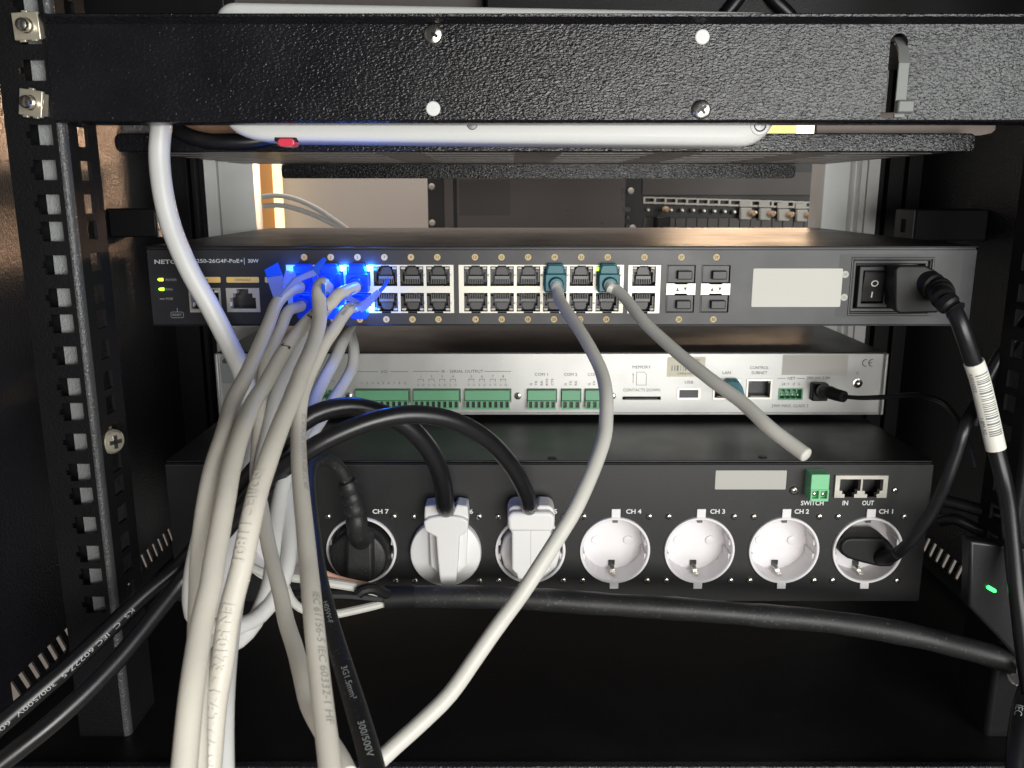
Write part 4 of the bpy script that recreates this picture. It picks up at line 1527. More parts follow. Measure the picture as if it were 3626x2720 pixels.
def net_plug(parent, col, row, m, collar_dx=0.0, mirror=None, ribs=True):
    """modular plug in a port of the switch; returns the point where the cable leaves it"""
    X = colx[col]
    Z = (top0 + top1) / 2 if row == 0 else (bot0 + bot1) / 2
    s_ = 1 if row == 0 else -1
    k = 1 if row == 0 else .62       # the lower plugs sit higher behind the upper ones

    def zz(v):
        return Z + s_ * v
    mb = MB()
    lo = -8.2 if row == 0 else -4.4
    poly = [(X - 5.9, zz(lo + 1)), (X - 5.4, zz(lo)), (X + 5.4, zz(lo)), (X + 5.9, zz(lo + 1)), (X + 5.9, zz(1.2)), (X + 5.2, zz(2.0)), (X - 5.2, zz(2.0)), (X - 5.9, zz(1.2))]
    sm = [(X + (p[0] - X) * .93, Z + (p[1] - Z) * .93) for p in poly]
    mb.prism(poly, YS - 6.5, YS + 4).prism(sm, YS - 8.5, YS - 6.4)
    body = part('plug_body', mb, m, parent, .5)
    top = 6.9 if row == 0 else 8.6
    tr = [(X - 5.2, zz(1.8)), (X + 5.2, zz(1.8)), (X + 4.9, zz(top - 2.2)), (X + 3.9, zz(top)), (X - 3.9, zz(top)), (X - 4.9, zz(top - 2.2))]
    tb_ = [(X + (p[0] - X) * .9, p[1] - s_ * .6) for p in tr]
    part('latch_hood', MB().prism(tr, YS - 4.6, YS - .8).prism(tb_, YS - 6.2, YS - 4.5), m, parent, .4)
    cz = Z + s_ * (-3.6 if row == 0 else -.6)
    part('collar', MB().lathe(X + collar_dx, cz, [(4.2, YS - 8.2), (4.0, YS - 9.6), (3.5, YS - 10.8), (3.3, YS - 11.2)], 24), m, parent)
    if ribs:
        mb = MB()
        for q in range(3):
            xr = X + 3.2 + q * .9
            z0_, z1_ = sorted((zz(lo + 1.4), zz(.6)))
            mb.box(xr - .18, xr + .18, YS - 8.9, YS - 8.3, z0_, z1_)
        part('grip_rib', mb, m, parent)
    return Vector((X + collar_dx, YS - 9, cz))


def cable(name, label, cat, ctrl, dia, m, group=None, plug=None, seg=16, rad=None, step=3.5, cap_round=False):
    if plug:
        col, row, pm, cdx = plug
        X = colx[col]
        base = Vector((X, YS, sz0))
    else:
        base = v3(ctrl[0])
    t = thing(name, label, cat, tuple(base), group)
    pts = [v3(p) for p in ctrl]
    if plug:
        e = net_plug(t, col, row, pm, cdx, ribs=True)
        pts = [e, e + Vector((-.2, -2.6, -1.4))] + pts
    ps = spline(pts, step)
    part('jacket', MB().tube(ps, rad or dia / 2, seg), m, t)
    return t, ps


def clen(ps, i0=0):
    return sum((ps[i + 1] - ps[i]).length for i in range(i0, len(ps) - 1))


def s_at(ps, x, y):
    """distance along a path where it passes nearest to a photograph pixel"""
    best, s, bs = 1e9, 0, 0
    for i, p in enumerate(ps):
        if i:
            s += (p - ps[i - 1]).length
        d = p.y * CP - p.z * SP
        u = CX + F * p.x / d
        v = CY - F * (p.y * SP + p.z * CP) / d
        q = (u - x) ** 2 + (v - y) ** 2
        if q < best:
            best, bs = q, s
    return bs


NET = 'white network cables hanging from the switch'
# thick white cable in front of the switch face
ctrl = [pl(588, 180, 447), pl(580, 340, 442), pl(573, 430, 441), pl(564, 548, 440), pl(576, 675, 438), pl(603, 793, 437), pl(639, 889, 436), pl(686, 986, 436), pl(741, 1082, 437), pl(802, 1200, 440), pl(852, 1310, 443),
        pl(882, 1420, 445), pl(890, 1530, 445), pl(880, 1650, 440), pl(850, 1800, 430), pl(812, 1950, 415), pl(788, 2060, 405), pl(775, 2180, 392), pl(755, 2350, 370), pl(738, 2520, 345), pl(735, 2800, 318)]
cable('thick_cable', 'thick smooth white cable coming down from behind the black panel', 'cable', ctrl, 10.2, 'cool_jacket', seg=24)

t, ps2 = cable('network_cable', 'white network cable with a clear rectangular flap at its blue-lit plug, outermost of the bunch', 'network cable',
               [(1030, 1026, 438), (983, 1070, 424), (950, 1150, 400), (910, 1245, 372), (863, 1347, 342), (822, 1427, 320), (797, 1528, 294), (757, 1655, 276), (735, 1765, 266), (720, 1874, 260), (709, 2002, 254), (704, 2200, 246), (696, 2500, 236), (694, 2740, 228)],
               6.2, 'white_jacket', NET, (0, 0, 'led_lit_clear', -.8))


def flap(parent, q, th=.5, m='clear_flap', name='clear_flap'):
    P = [v3(p) for p in q]
    nrm = (P[1] - P[0]).cross(P[2] - P[0]).normalized() * th
    n = len(P)
    mb = MB().add([p - nrm for p in P] + [p + nrm for p in P], [tuple(range(n)), tuple(range(2 * n - 1, n - 1, -1))] + [(i, (i + 1) % n, (i + 1) % n + n, i + n) for i in range(n)])
    return part(name, mb, m, parent, .2)


flap(t, [(945, 985, 430), (1001, 975, 430.6), (1003, 990, 430), (1000, 1050, 424), (975, 1075, 420)])
flap(t, [(936, 957, 432), (985, 930, 434), (1001, 974, 430.7), (945, 984, 430.1)], .5, 'led_lit_clear')
flap(t, [(1010, 960, 436), (1045, 965, 438), (1052, 1000, 436), (1020, 1030, 432), (998, 1010, 430)], .9, name='clear_sleeve')
t, ps3 = cable('network_cable', 'white network cable marked with a black three below the blue-lit plugs', 'network cable',
               [(1205, 1038, 428), (1171, 1074, 418), (1120, 1110, 406), (1070, 1160, 394), (1008, 1240, 370), (943, 1354, 338), (897, 1427, 316), (855, 1528, 290), (819, 1655, 270), (799, 1765, 258), (779, 1874, 249), (757, 2002, 240), (745, 2080, 235), (717, 2198, 228), (686, 2397, 217), (668, 2550, 211), (651, 2740, 205)],
               6.2, 'white_jacket', NET, (2, 0, 'led_lit_clear', 0))
mb = MB()
wrap(mb, ps3, 3.1, '3', s_at(ps3, 1098, 1130), 4.0, 8, 1.1, 1, .08, .03)
wrap(mb, ps3, 3.1, '2', s_at(ps3, 1012, 1240), 4.4, 12, 1.1, 1, .08, .03)
part('pen_mark', mb, 'print_ink', t)
t, ps5 = cable('network_cable', 'thickest white network cable with embossed lettering in the middle of the bunch', 'network cable',
               [(1140, 1004, 420), (1129, 1026, 408), (1130, 1060, 402), (1132, 1084, 398), (1131, 1135, 388), (1118, 1190, 374), (1100, 1245, 359), (1068, 1318, 339), (1043, 1390, 323), (1005, 1480, 306), (986, 1528, 298), (966, 1582, 290), (941, 1655, 281), (917, 1728, 274), (899, 1801, 268), (883, 1874, 264), (868, 1947, 261), (857, 2002, 259), (831, 2099, 256), (807, 2198, 253), (788, 2347, 250), (762, 2497, 247), (741, 2740, 243)],
               6.7, 'white_jacket', NET, (1, 0, 'led_lit_clear', 0))
mb = MB()
wrap(mb, ps5, 3.35, 'ISO/IEC 11801', s_at(ps5, 930, 1690), 3.6, 24, 1.15, -1, .32, .04)
wrap(mb, ps5, 3.35, 'EN 50173 - 1', s_at(ps5, 822, 2140), 3.4, 12, 1.1, -1, .32, .04)
wrap(mb, ps5, 3.35, 'CAT 6A S/FTP', s_at(ps5, 775, 2420), 3.4, 12, 1.1, -1, .32, .04)
part('embossed_lettering', mb, 'white_jacket', t)
flap(t, [(1105, 955, 411), (1120, 975, 414), (1050, 1000, 402), (990, 1052, 398), (1000, 1035, 398), (1040, 985, 402)], .8)
flap(t, [(1106, 954, 411), (1150, 912, 418), (1153, 916, 420), (1121, 974, 414)], .8, 'led_lit_clear')
flap(t, [(1138, 1000, 402), (1150, 1010, 402), (1152, 1040, 402), (1160, 1090, 402), (1163, 1100, 402), (1156, 1102, 402), (1148, 1060, 402), (1140, 1030, 402)], .7, 'led_lit_clear', 'latch_tail')
t, ps = cable('network_cable', 'slim white network cable that swings out beneath the blue-lit plugs to the lower crossing', 'network cable',
              [(1030, 1095, 436), (1013, 1117, 430), (995, 1163, 422), (961, 1230, 410), (939, 1274, 402), (925, 1400, 388), (914, 1564, 372), (908, 1700, 358), (925, 1790, 347), (947, 1910, 332), (963, 1983, 323), (993, 2099, 309), (1013, 2198, 298), (1045, 2298, 286), (1070, 2397, 274), (1095, 2497, 264), (1150, 2600, 252), (1205, 2690, 243), (1228, 2740, 239)],
              5.7, 'white_jacket', NET, (0, 1, 'led_lit_clear', -.5))
t, ps = cable('network_cable', 'bluish lit white network cable half hidden between two thicker ones', 'network cable',
              [(1130, 1130, 432), (1080, 1200, 420), (1030, 1290, 408), (994, 1360, 396), (967, 1440, 385), (947, 1530, 374), (925, 1640, 360), (908, 1760, 347), (885, 1900, 330), (850, 2050, 312), (818, 2250, 292), (800, 2450, 276), (796, 2600, 269), (797, 2740, 263)],
              5.8, 'cool_jacket', NET, (1, 1, 'led_lit_clear', 0))
t, ps9 = cable('network_cable', 'white network cable printed with grey lettering that hangs straight beside the black cord', 'network cable',
               [(1238, 1092, 432), (1216, 1117, 424), (1183, 1169, 410), (1151, 1215, 398), (1121, 1274, 386), (1088, 1345, 372), (1066, 1420, 358), (1057, 1528, 342), (1060, 1655, 320), (1069, 1765, 304), (1080, 1874, 290), (1092, 2002, 275), (1098, 2060, 268), (1111, 2198, 254), (1126, 2347, 243), (1143, 2497, 233), (1161, 2646, 224), (1171, 2740, 219)],
               6.0, 'white_jacket', NET, (2, 1, 'led_lit_clear', 0))
mb = MB()
wrap(mb, ps9, 3.0, 'Cable 8 system', s_at(ps9, 1236, 1095), 2.7, 10, .82, 1)
part('ink_lettering', mb, 'print_dark', t)
mb = MB()
wrap(mb, ps9, 3.0, 'IEC 60754-2 IEC 61034 EN 50288 UC 400', s_at(ps9, 1058, 1480), 2.2, -42, .95, -1)
wrap(mb, ps9, 3.0, 'IEC 61156-5 IEC 60332-1 HF', s_at(ps9, 1104, 2120), 2.3, -30, 1.15, -1)
part('print_lettering', mb, 'print_grey', t)
flap(t, [(1340, 1027, 435.2), (1350, 1020, 436), (1374, 985, 440), (1378, 992, 440), (1368, 1012, 438), (1348, 1036, 435.6)], .7, 'led_lit_clear')
flap(t, [(1275, 1075, 428), (1285, 1070, 430), (1339, 1028, 435), (1347, 1037, 435.4), (1300, 1090, 430), (1278, 1105, 426), (1258, 1085, 424)], .7)
flap(t, [(1212, 1052, 432), (1262, 1030, 436), (1240, 1048, 434), (1285, 1075, 430), (1278, 1082, 430), (1225, 1062, 430)], .5)
# cable loop that rises from the control processor and falls behind the bunch
cable('looped_cable', 'white cable rising steeply behind the bunch to the underside of the switch', 'cable',
      [(715, 2780, 288), (722, 2600, 300), (740, 2420, 316), (775, 2310, 330), (845, 2266, 338), (900, 2205, 343), (950, 2090, 350), (966, 2000, 358), (972, 1900, 366), (987, 1790, 378), (1010, 1690, 390), (1050, 1590, 408), (1085, 1500, 428), (1112, 1420, 446), (1150, 1340, 463), (1185, 1275, 478), (1212, 1212, 496), (1232, 1172, 522), (1243, 1154, 560), (1247, 1147, 610)],
      6.9, 'cool_jacket', 'white cables looping behind the bunch')
cable('looped_cable', 'white cable bowing out in an arc right under the switch before passing behind black cords', 'cable',
      [(1222, 1148, 600), (1230, 1160, 555), (1243, 1192, 520), (1253, 1243, 500), (1247, 1300, 490), (1221, 1354, 479), (1180, 1416, 466), (1115, 1520, 443), (1050, 1600, 422), (1013, 1680, 400), (1018, 1765, 386), (1025, 1874, 371), (1024, 1950, 362), (1013, 2024, 355), (978, 2109, 348), (923, 2178, 342), (858, 2213, 336), (780, 2222, 330), (700, 2200, 324), (678, 2140, 318), (681, 2050, 310), (700, 1950, 305), (724, 1850, 304), (750, 1740, 308), (790, 1620, 318), (835, 1500, 332)],
      6.5, 'cool_jacket', 'white cables looping behind the bunch')

# grey patch cables with teal plugs
t, psg = cable('patch_cable', 'grey patch cable with teal plug sweeping down in a long curve', 'patch cable',
               [(1975, 1030, 446), (1979, 1056, 440), (2009, 1107, 424), (2050, 1166, 407), (2095, 1243, 389), (2131, 1320, 375), (2147, 1401, 362), (2146, 1492, 352), (2141, 1545, 347), (2120, 1613, 341), (2084, 1703, 334), (2035, 1807, 328), (1980, 1898, 324), (1917, 1997, 320), (1849, 2101, 317), (1759, 2223, 312), (1689, 2323, 309), (1594, 2457, 304), (1495, 2556, 300), (1395, 2646, 296), (1310, 2725, 292), (1250, 2775, 290)],
               5.9, 'grey_jacket', 'grey patch cables with teal plugs', (9, 0, 'teal_clear', .3))
t, psg2 = cable('patch_cable', 'grey patch cable with teal plug running out straight to a cut end', 'patch cable',
                [(2180, 1025, 447), (2218, 1062, 438), (2277, 1137, 420), (2353, 1209, 404), (2416, 1264, 392), (2522, 1348, 374), (2627, 1424, 360), (2717, 1508, 347), (2790, 1565, 340), (2852, 1610, 334)],
                5.9, 'grey_jacket', 'grey patch cables with teal plugs', (11, 0, 'teal_clear', .3))
e, tdir = psg2[-1], (psg2[-1] - psg2[-3]).normalized()
part('cut_end', MB().tube([e, e + tdir * .5, e + tdir * .9, e + tdir * 1.15], lambda u: 2.95 * math.sqrt(max(.02, 1 - (u * .95) ** 2)), 16), 'grey_jacket', t)

# teal plug in the control processor
t = thing('lan_lead', 'teal network plug in the silver control processor with a short grey lead', 'patch cable', tuple(PC_(2590, 1410)[:1]) + (YC, PC_(2590, 1410)[1]))
pp = [PC_(x, y) for x, y in ((2560, 1345), (2572, 1340), (2606, 1342), (2618, 1362), (2626, 1390), (2624, 1412), (2572, 1412), (2566, 1380))]
part('plug_body', MB().prism(pp, YC - 9, YC + 3), 'teal_clear', t, .5)
pp = [PC_(x, y) for x, y in ((2572, 1338), (2607, 1338), (2604, 1352), (2574, 1352))]
part('latch_hood', MB().prism(pp, YC - 5, YC), 'teal_clear', t, .4)
part('jacket', MB().tube(path([Vector((PC_(2598, 1392)[0], YC - 8, PC_(2598, 1392)[1])), (2612, 1412, 530), (2640, 1436, 512), (2690, 1482, 490), (2740, 1522, 470), (2790, 1560, 450)]), 2.6, 12), 'grey_jacket', t)

# ------------------------------------------------------------------ mains plugs
X6, X5, X7, X1 = SX[2], SX[3], SX[1], SX[7]
t = thing('mains_plug', 'flat round white plug with a T shaped grip on a black cord', 'mains plug', (X6, YP - 8, SZ), 'white mains plugs')
part('plug_disc', MB().lathe(X6, SZ, [(17, YP + 8), (20.4, YP - 2.0), (20.5, YP - 4.2), (19.9, YP - 5.4), (18.8, YP - 5.9), (0, YP - 6.0)], 56), 'white_plastic', t)
PF = Pane(YP - 19)
dxp = -.0
poly = [PF(x, y) for x, y in ((1500, 1846), (1520, 1834), (1550, 1828), (1580, 1826), (1610, 1828), (1640, 1834), (1659, 1846), (1656, 1880), (1640, 1893), (1626, 1901), (1622, 1990), (1615, 2066), (1604, 2077), (1569, 2077), (1558, 2066), (1550, 1990), (1544, 1901), (1530, 1894), (1504, 1880))]
part('grip', MB().prism(poly, YP - 19.5, YP - 5), 'white_plastic', t, 1.0, 3)
pts_ = [PF(x, y) for x, y in ((1512, 1890), (1656, 1890), (1650, 2030), (1622, 2056), (1546, 2056), (1518, 2030))]
pts_ = [(X6 + (p[0] - X6) * .98, p[1]) for p in pts_]
part('grip_base', MB().prism(pts_, YP - 10.5, YP - 5.8), 'white_plastic', t, .8)
poly = [PF(x, y) for x, y in ((1500, 1850), (1502, 1800), (1542, 1794), (1552, 1812), (1608, 1812), (1616, 1794), (1655, 1800), (1659, 1850))]
part('shroud', MB().prism(poly, YP - 16.5, YP - 3), 'white_plastic', t, .9)
B6 = [Vector((PF(1578, 1822)[0], YP - 11, PF(1578, 1822)[1])), (1576, 1790, 460), (1569, 1716, 447), (1545, 1639, 436), (1501, 1567, 427), (1432, 1502, 420), (1338, 1461, 414), (1241, 1440, 409), (1145, 1456, 405), (1075, 1492, 402), (990, 1570, 402), (890, 1680, 408), (790, 1810, 418), (700, 1930, 424), (633, 2008, 426), (506, 2112, 418), (380, 2232, 408), (253, 2352, 398), (127, 2460, 390), (0, 2568, 382), (-120, 2660, 376)]
p6 = path(B6)
part('cord', MB().tube(p6, lambda u: 5.0 - .6 * min(1, u * 1.6), 20), 'black_rubber', t)
mb = MB()
wrap(mb, p6, 4.4, 'KS  C  IEC 60227-5  300/500V  60227 I', s_at(p6, 462, 2155), 2.1, -22, 1.7, -1)
cxr = s_at(p6, 488, 2132)
for k in range(20):
    a0, a1 = 2 * math.pi * k / 20, 2 * math.pi * (k + 1) / 20
o_ = part('cord_lettering', mb, 'print_pale', t)

t = thing('mains_plug', 'bulky white angled plug with a centre seam on a black cord', 'mains plug', (X5, YP - 8, SZ), 'white mains plugs')
part('plug_base', MB().lathe(X5, SZ, [(17.4, YP + 10), (17.2, YP - 4), (16.4, YP - 5), (0, YP - 5.2)], 12), 'white_plastic', t, .6)
PF = Pane(YP - 22)
poly = [PF(x, y) for x, y in ((1797, 1870), (1797, 1825), (1803, 1806), (1820, 1797), (1858, 1795), (1866, 1806), (1900, 1806), (1908, 1795), (1945, 1797), (1960, 1806), (1966, 1825), (1964, 1870), (1950, 1892), (1950, 2026), (1927, 2046), (1920, 2060), (1834, 2060), (1829, 2040), (1812, 2024), (1812, 1892))]
part('plug_body', MB().prism(poly, YP - 20, YP - 4.5), 'white_plastic', t, 1.4, 3)
poly = [PF(x, y) for x, y in ((1800, 1862), (1798, 1828), (1806, 1814), (1820, 1808), (1942, 1808), (1957, 1814), (1964, 1828), (1962, 1862), (1955, 1876), (1806, 1876))]
part('cord_block', MB().prism(poly, YP - 25, YP - 12), 'white_plastic', t, 1.6, 3)
zA, zB_ = PF(1880, 1876)[1], PF(1880, 2056)[1]
xs_ = PF(1880, 1900)[0]
part('seam', MB().box(xs_ - .14, xs_ + .14, YP - 20.08, YP - 19, zB_ + 2, zA - 1), 'sticker_grey', t)
B5 = [Vector((PF(1874, 1812)[0], YP - 15, PF(1874, 1812)[1])), (1873, 1790, 452), (1858, 1736, 440), (1810, 1649, 426), (1742, 1572, 414), (1651, 1511, 404), (1554, 1477, 397), (1434, 1469, 391), (1313, 1493, 387), (1193, 1540, 384), (1096, 1592, 383), (1000, 1660, 386), (905, 1755, 394), (805, 1868, 404), (715, 1970, 412), (652, 2045, 414), (560, 2160, 406), (443, 2305, 395), (316, 2440, 384), (190, 2555, 375), (63, 2656, 368), (-60, 2750, 362)]
p5 = path(B5)
part('cord', MB().tube(p5, lambda u: 4.4 - .1 * u, 20), 'black_rubber', t)
mb = MB()
wrap(mb, p5, 4.4, 'CE ROHS', s_at(p5, 1874, 1800), 3.1, 14, .8, 1)
part('cord_lettering', mb, 'print_pale', t)

t = thing('mains_plug', 'dull black round plug with a ribbed boot in the socket near the white cables', 'mains plug', (X7, YP - 8, SZ))
part('plug_body', MB().lathe(X7, SZ, [(16.6, YP + 10), (16.4, YP - 9), (15.2, YP - 11.5), (13.5, YP - 12.2), (0, YP - 12.4)], 36), 'dusty_rubber', t)
PF = Pane(YP - 20)
poly = [PF(x, y) for x, y in ((1228, 1905), (1250, 1898), (1300, 1898), (1318, 1905), (1320, 2045), (1312, 2058), (1232, 2058), (1226, 2045))]
part('grip', MB().prism(poly, YP - 21, YP - 11), 'dusty_rubber', t, 1.5, 3)
bt = path([Vector((PF(1276, 1925)[0], YP - 15, PF(1276, 1925)[1])), (1268, 1880, 462), (1258, 1810, 458), (1243, 1745, 455), (1228, 1705, 453)], 2)
nb = len(bt)


def ribbed(u):
    return 6.4 - 1.0 * u - (.7 if (u > .2 and (u * 7) % 1 < .2) else 0)


part('boot', MB().tube(bt, ribbed, 18), 'dusty_rubber', t)
B7 = [(1228, 1705, 453), (1210, 1668, 450), (1180, 1640, 446), (1145, 1630, 440), (1112, 1642, 432), (1095, 1680, 424), (1094, 1750, 412), (1104, 1850, 396), (1118, 1960, 376), (1136, 2070, 354), (1160, 2170, 336), (1185, 2260, 322), (1222, 2380, 304), (1262, 2510, 287), (1300, 2640, 272), (1330, 2760, 260)]
p7 = path(B7)
part('cord', MB().tube(p7, lambda u: 3.1 + .8 * max(0, u - .5), 18, (.75, 1.1)), 'dusty_rubber', t)
mb = MB()
wrap(mb, p7, 2.75, 'H05VV-F', s_at(p7, 1150, 2150), 1.8, -4, 1.5, -1, .1)
wrap(mb, p7, 2.75, '3G1.5mm\u00b2', s_at(p7, 1205, 2390), 2.1, -4, 1.4, -1, .1)
wrap(mb, p7, 2.8, '300/500V', s_at(p7, 1268, 2570), 2.2, -4, 1.3, -1, .1)
part('cord_lettering', mb, 'print_pale', t)

t = thing('flat_plug', 'flat black two pin plug tilted inside the end socket', 'mains plug', (X1, YP, SZ))
PF = Pane(YP - 3)
poly = [PF(x, y) for x, y in ((2966, 1940), (2972, 1918), (2988, 1902), (3010, 1898), (3118, 1898), (3140, 1910), (3158, 1932), (3166, 1965), (3164, 1988), (3150, 2001), (3110, 2001), (3050, 1988), (2996, 1972), (2974, 1956))]
part('plug_body', MB().prism(poly, YP - 6, YP + 12), 'black_plastic', t, 1.5, 3)
bt = path([Vector((PF(3112, 1972)[0], YP - 2, PF(3112, 1972)[1])), (3138, 1972, 485), (3160, 1968, 478), (3176, 1960, 474)], 2)
part('boot', MB().tube(bt, lambda u: 5.2 - 1.9 * u, 16), 'black_plastic', t)
c1 = path([(3150, 1972, 480), (3176, 1960, 474), (3210, 1930, 468), (3248, 1886, 462), (3303, 1805, 454), (3346, 1715, 446), (3388, 1600, 440), (3412, 1520, 437), (3436, 1470, 440), (3470, 1420, 446), (3500, 1400, 452)])
part('cord', MB().tube(c1, 2.6, 14, (.75, 1.2)), 'black_rubber', t)

# black power cord of the switch with a barcode sleeve
t = thing('mains_lead', 'black power cord with ribbed plug and a white barcode sleeve', 'power cord', tuple(pl(3240, 1110, YS - 10)))
PF = Pane(YS - 16)
poly = [PF(x, y) for x, y in ((3163, 956), (3168, 944), (3180, 938), (3272, 938), (3314, 960), (3336, 986), (3332, 1086), (3318, 1107), (3182, 1111), (3168, 1104), (3163, 1090))]
poly2 = [PF(x, y) for x, y in ((3186, 960), (3190, 952), (3200, 950), (3272, 950), (3304, 968), (3316, 988), (3313, 1076), (3300, 1092), (3200, 1096), (3190, 1090), (3186, 1080))]
part('plug_body', MB().prism(poly, YS - 18, YS + 6, poly2), 'black_plastic', t, 1.8, 3)
bt = path([Vector((PF(3270, 990)[0], YS - 10, PF(3270, 990)[1])), Vector((PF(3300, 1022)[0], YS - 24, PF(3300, 1022)[1])), (3340, 1058, 424), (3384, 1100, 418)], 1.2)
part('strain_relief', MB().tube(bt, lambda u: (7.4 - 2.2 * u) - (1.0 if (u > .25 and (u * 6.5) % 1 < .34) else 0), 20), 'black_plastic', t)
pc = path([(3370, 1086, 420), (3392, 1128, 417), (3412, 1180, 417), (3438, 1256, 420), (3468, 1340, 424), (3500, 1470, 428), (3527, 1590, 432), (3552, 1693, 432), (3572, 1800, 429), (3584, 1920, 426), (3596, 2040, 423), (3612, 2180, 420), (3628, 2320, 416), (3650, 2460, 412)])
part('cord', MB().tube(pc, 4.1, 18), 'black_rubber', t)
s0, s1 = s_at(pc, 3448, 1270), s_at(pc, 3528, 1594)
lab, s = [], 0
for i in range(1, len(pc)):
    s += (pc[i] - pc[i - 1]).length
    if s0 <= s <= s1:
        lab.append(pc[i])
slv = part('barcode_sleeve', MB().tube(lab, 4.75, 24), 'sticker_white', t)
mb = MB()
fr = frames(lab)
L = clen(lab)
rnd = random.Random(5)


def band(mb, sa, sb, a0, a1, r=4.83):
    def at(s):
        acc = 0
        for i in range(1, len(lab)):
            d = (lab[i] - lab[i - 1]).length
            if acc + d >= s:
                k = (s - acc) / d
                return lab[i - 1].lerp(lab[i], k), fr[i - 1][2].lerp(fr[i][2], k), fr[i - 1][3].lerp(fr[i][3], k)
            acc += d
        return lab[-1], fr[-1][2], fr[-1][3]
    n = 6
    vs = []
    for s in (sa, sb):
        p, nn, bb = at(s)
        for k in range(n + 1):
            a = math.radians(a0 + (a1 - a0) * k / n)
            vs.append(p + nn * r * math.cos(a) + bb * r * math.sin(a))
    mb.add(vs, [(k, k + 1, k + n + 2, k + n + 1) for k in range(n)])


s = 5.5
# the code runs round the side of the sleeve that faces away from the printed text
side = 1 if fr[0][3].x < 0 else -1
while s < L - 8:
    ww = rnd.choice((.35, .45, .7, .95))
    band(mb, s, s + ww, -side * 62, side * 18)
    s += ww + rnd.choice((.45, .6, .9, 1.1))
part('barcode', mb, 'print_dim', slv)
mb = MB()
wrap(mb, lab, 4.75, 'A0034203', 4, 1.9, side * 42, 1, -1)
wrap(mb, lab, 4.75, '1.8M-3G', L - 19, 1.9, side * 42, 1, -1)
part('sleeve_lettering', mb, 'print_dark', slv)

# 24 V lead of the control processor
x, z = PC_(2893, 1384)
t = thing('direct_current_lead', 'thin twin black lead with a barrel plug in the silver control processor', 'power lead', (x, YC, z))
a, b, c, d = PC_.rect(2867, 1353, 2922, 1414)
part('jack_block', MB().box(a, b, YC - 6, YC + 2, c, d), 'black_plastic', t, .8)
bt = path([Vector(((a + b) / 2 + 2, YC - 4, (c + d) / 2)), (2925, 1385, 548), (2955, 1396, 540), (2988, 1405, 533)], 2)
part('barrel_plug', MB().tube(bt, lambda u: 5.0 - 1.3 * u - (.5 if .5 < u < .62 else 0), 18), 'black_plastic', t)
for k, o in enumerate((-.9, .9)):
    ps = path([(2980, 1403, 534), (3042, 1409 + o, 528), (3140, 1406 + 2 * o, 520), (3248, 1400 + 3 * o, 508), (3330, 1421 + 3 * o, 492), (3373, 1460 + 2 * o, 480), (3405, 1510 + o, 470), (3430, 1570, 462), (3452, 1660, 456)])
    part('wire', MB().tube(ps, 1.25, 8), 'black_rubber', t)

# thick black sheathed bundle with its loose wires
t = thing('sheathed_bundle', 'thick black sheathed cable bundle lying under the row of sockets', 'cable', tuple(pd(1372, 2117, 470)))
ps = path([(1372, 2117, 470), (1440, 2114, 470), (1560, 2113, 469), (1700, 2114, 468), (1900, 2123, 466), (2152, 2140, 464), (2430, 2158, 462), (2700, 2180, 460), (2954, 2204, 458), (3231, 2250, 456), (3508, 2321, 454), (3592, 2352, 453), (3760, 2420, 450)], 6)
rr = random.Random(9)
ph = [rr.random() * 6 for _ in range(3)]
part('sheath', MB().tube(ps, lambda u: 6.1 + .18 * math.sin(u * 40 + ph[0]) + .12 * math.sin(u * 97 + ph[1]), 24, (1.0, 1.0)), 'dusty_rubber', t)
ps = path([(1366, 2118, 469), (1400, 2116, 469), (1470, 2113, 469)], 3)
part('tape_end', MB().tube(ps, lambda u: 6.9 - .5 * u, 20), 'black_plastic', t)
for nm, lab_, m_, r_, c_ in (('clear_wire', 'clear twisted wire', 'clear_wire', 2.3, [(1372, 2132, 468), (1345, 2140, 466), (1280, 2156, 462), (1185, 2175, 456), (1120, 2172, 452), (1063, 2153, 450), (1030, 2120, 448), (1005, 2060, 447)]),
                            ('clear_wire', None, 'clear_wire', 2.6, [(1372, 2108, 470), (1345, 2098, 466), (1293, 2086, 462), (1225, 2073, 460), (1158, 2063, 458), (1080, 2050, 458), (1000, 2040, 458), (927, 2026, 458), (860, 1990, 458)]),
                            ('copper_wire', 'copper coloured wire', 'copper_wire', 1.9, [(1330, 2078, 466), (1253, 2064, 464), (1198, 2050, 463), (1144, 2028, 462), (1090, 1990, 462)]),
                            ('black_wire', 'black wire', 'black_plastic', 3.0, [(1385, 2110, 467), (1355, 2098, 462), (1320, 2084, 458), (1285, 2090, 456), (1268, 2104, 456)]),
                            ('black_wire', None, 'black_plastic', 3.4, [(1380, 2120, 468), (1300, 2112, 466), (1220, 2106, 464), (1150, 2106, 462), (1050, 2110, 460), (950, 2120, 460)])):
    ps = path(c_, 3)
    part(nm, MB().tube(ps, r_, 10), m_, t, label=lab_)

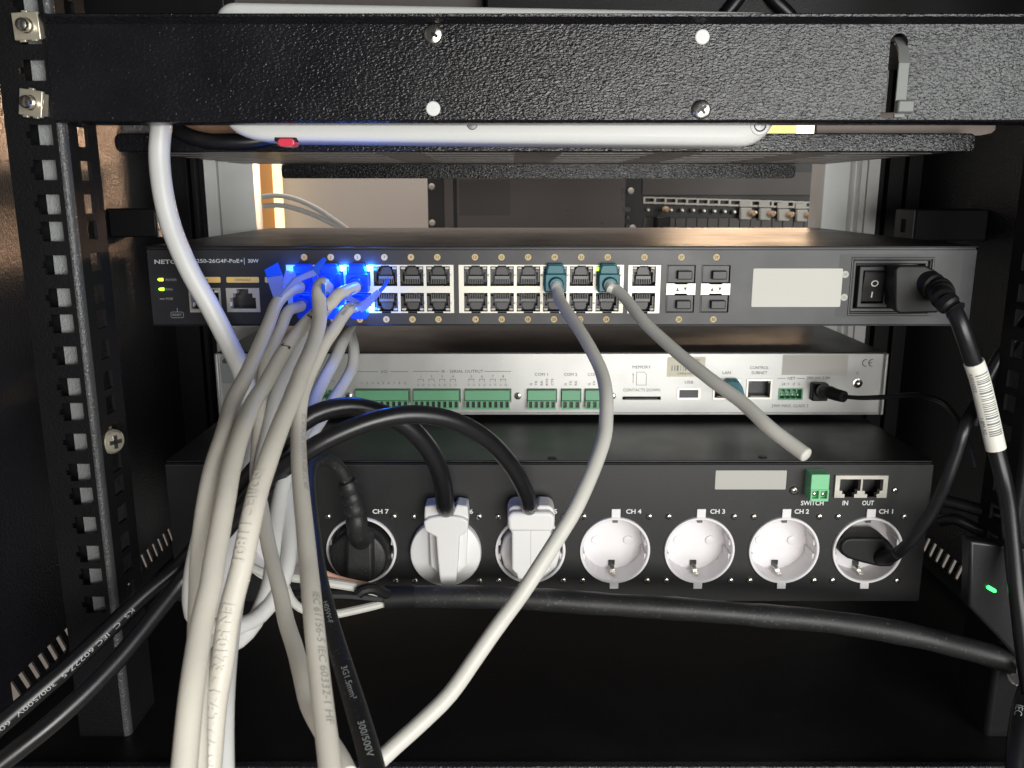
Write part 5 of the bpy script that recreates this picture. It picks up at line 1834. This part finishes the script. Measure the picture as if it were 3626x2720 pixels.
# ------------------------------------------------------------------ the dark corner beside the power cord
PA_ = Pane(405)
t = thing('power_adapter', 'black power adapter box with a glowing green lamp beside the power cord', 'power adapter', tuple(pl(3500, 2270, 405)))
poly = [PA_(x, y) for x, y in ((3436, 1915), (3660, 1945), (3660, 2330), (3600, 2330), (3432, 2150))]
part('case', MB().prism(poly, 405, 414), 'device_black', t, 1.5, 3)
p = pl(3512, 2088, 404)
m2 = MB().prism([(p.x - 2.6, p.z + 1.3), (p.x - 1.4, p.z + 2.0), (p.x + 2.4, p.z - .2), (p.x + 2.6, p.z - 1.6), (p.x + 1.2, p.z - 1.7), (p.x - 2.2, p.z + .2)], 403.8, 405.4)
part('green_lamp', m2, 'led_lime', t, .3)
for k, (c_, r_, lab_) in enumerate((([(3660, 1110, 452), (3590, 1200, 454), (3530, 1285, 458), (3480, 1390, 464), (3450, 1500, 470)], 3.9, 'black cable crossing behind the white barcode sleeve'),
                                    ([(3320, 1768, 486), (3420, 1792, 478), (3540, 1828, 470), (3660, 1866, 466)], 3.6, 'upper black cable crossing behind the power cord'),
                                    ([(3330, 1846, 484), (3380, 1838, 478), (3450, 1870, 474), (3560, 1912, 468), (3660, 1950, 464)], 3.2, 'lower black cable crossing behind the power cord'),
                                    ([(3655, 2390, 440), (3622, 2480, 420), (3606, 2560, 408), (3596, 2650, 398), (3590, 2770, 390)], 4.0, 'black cable dropping from the white tie with pale lettering'),
                                    ([(590, 400, 452), (640, 468, 450), (720, 497, 449), (800, 503, 449), (880, 502, 450), (960, 490, 452)], 4.2, 'black cable drooping between thick white cable and white box'),
                                    ([(2650, -60, 520), (2610, 0, 520), (2570, 50, 522), (2540, 90, 525)], 4.4, 'upper black strap leaning one way above the panel'),
                                    ([(2690, -60, 520), (2740, 0, 520), (2792, 52, 522), (2820, 90, 525)], 4.4, 'upper black strap leaning the other way above the panel'))):
    ps = path(c_)
    t = solo('black_cable', MB().tube(ps, r_, 14), 'black_rubber', lab_, 'cable', tuple(ps[0]), None)
    if k == 3:
        mb = MB()
        wrap(mb, ps, r_, 'IEC', s_at(ps, 3612, 2515), 3.4, 10, 1, -1)
        part('cord_lettering', mb, 'print_pale', t)
t = thing('white_tie', 'white cable tie wrapped round the thick black bundle at the picture edge', 'cable tie', tuple(pd(3612, 2380, 445)))
m2 = MB()
c0 = pd(3612, 2362, 452)
ax = (pd(3592, 2352, 453) - pd(3760, 2420, 450)).normalized()
n1 = ax.orthogonal().normalized()
n2 = ax.cross(n1)
ring = [c0 + n1 * 7.6 * math.cos(a) + n2 * 7.6 * math.sin(a) for a in [2 * math.pi * k / 24 for k in range(25)]]
m2.tube(ring, 2.0, 8, (.45, 1.1))
part('loop', m2, 'white_plastic', t)
p0, p1 = pd(3588, 2408, 440), pd(3640, 2350, 440)
part('tail', MB().tube([p0, p0.lerp(p1, .3) + Vector((1.5, -1.5, -.8)), p0.lerp(p1, .7), p1], 2.6, 8, (.5, 1.2)), 'white_plastic', t)
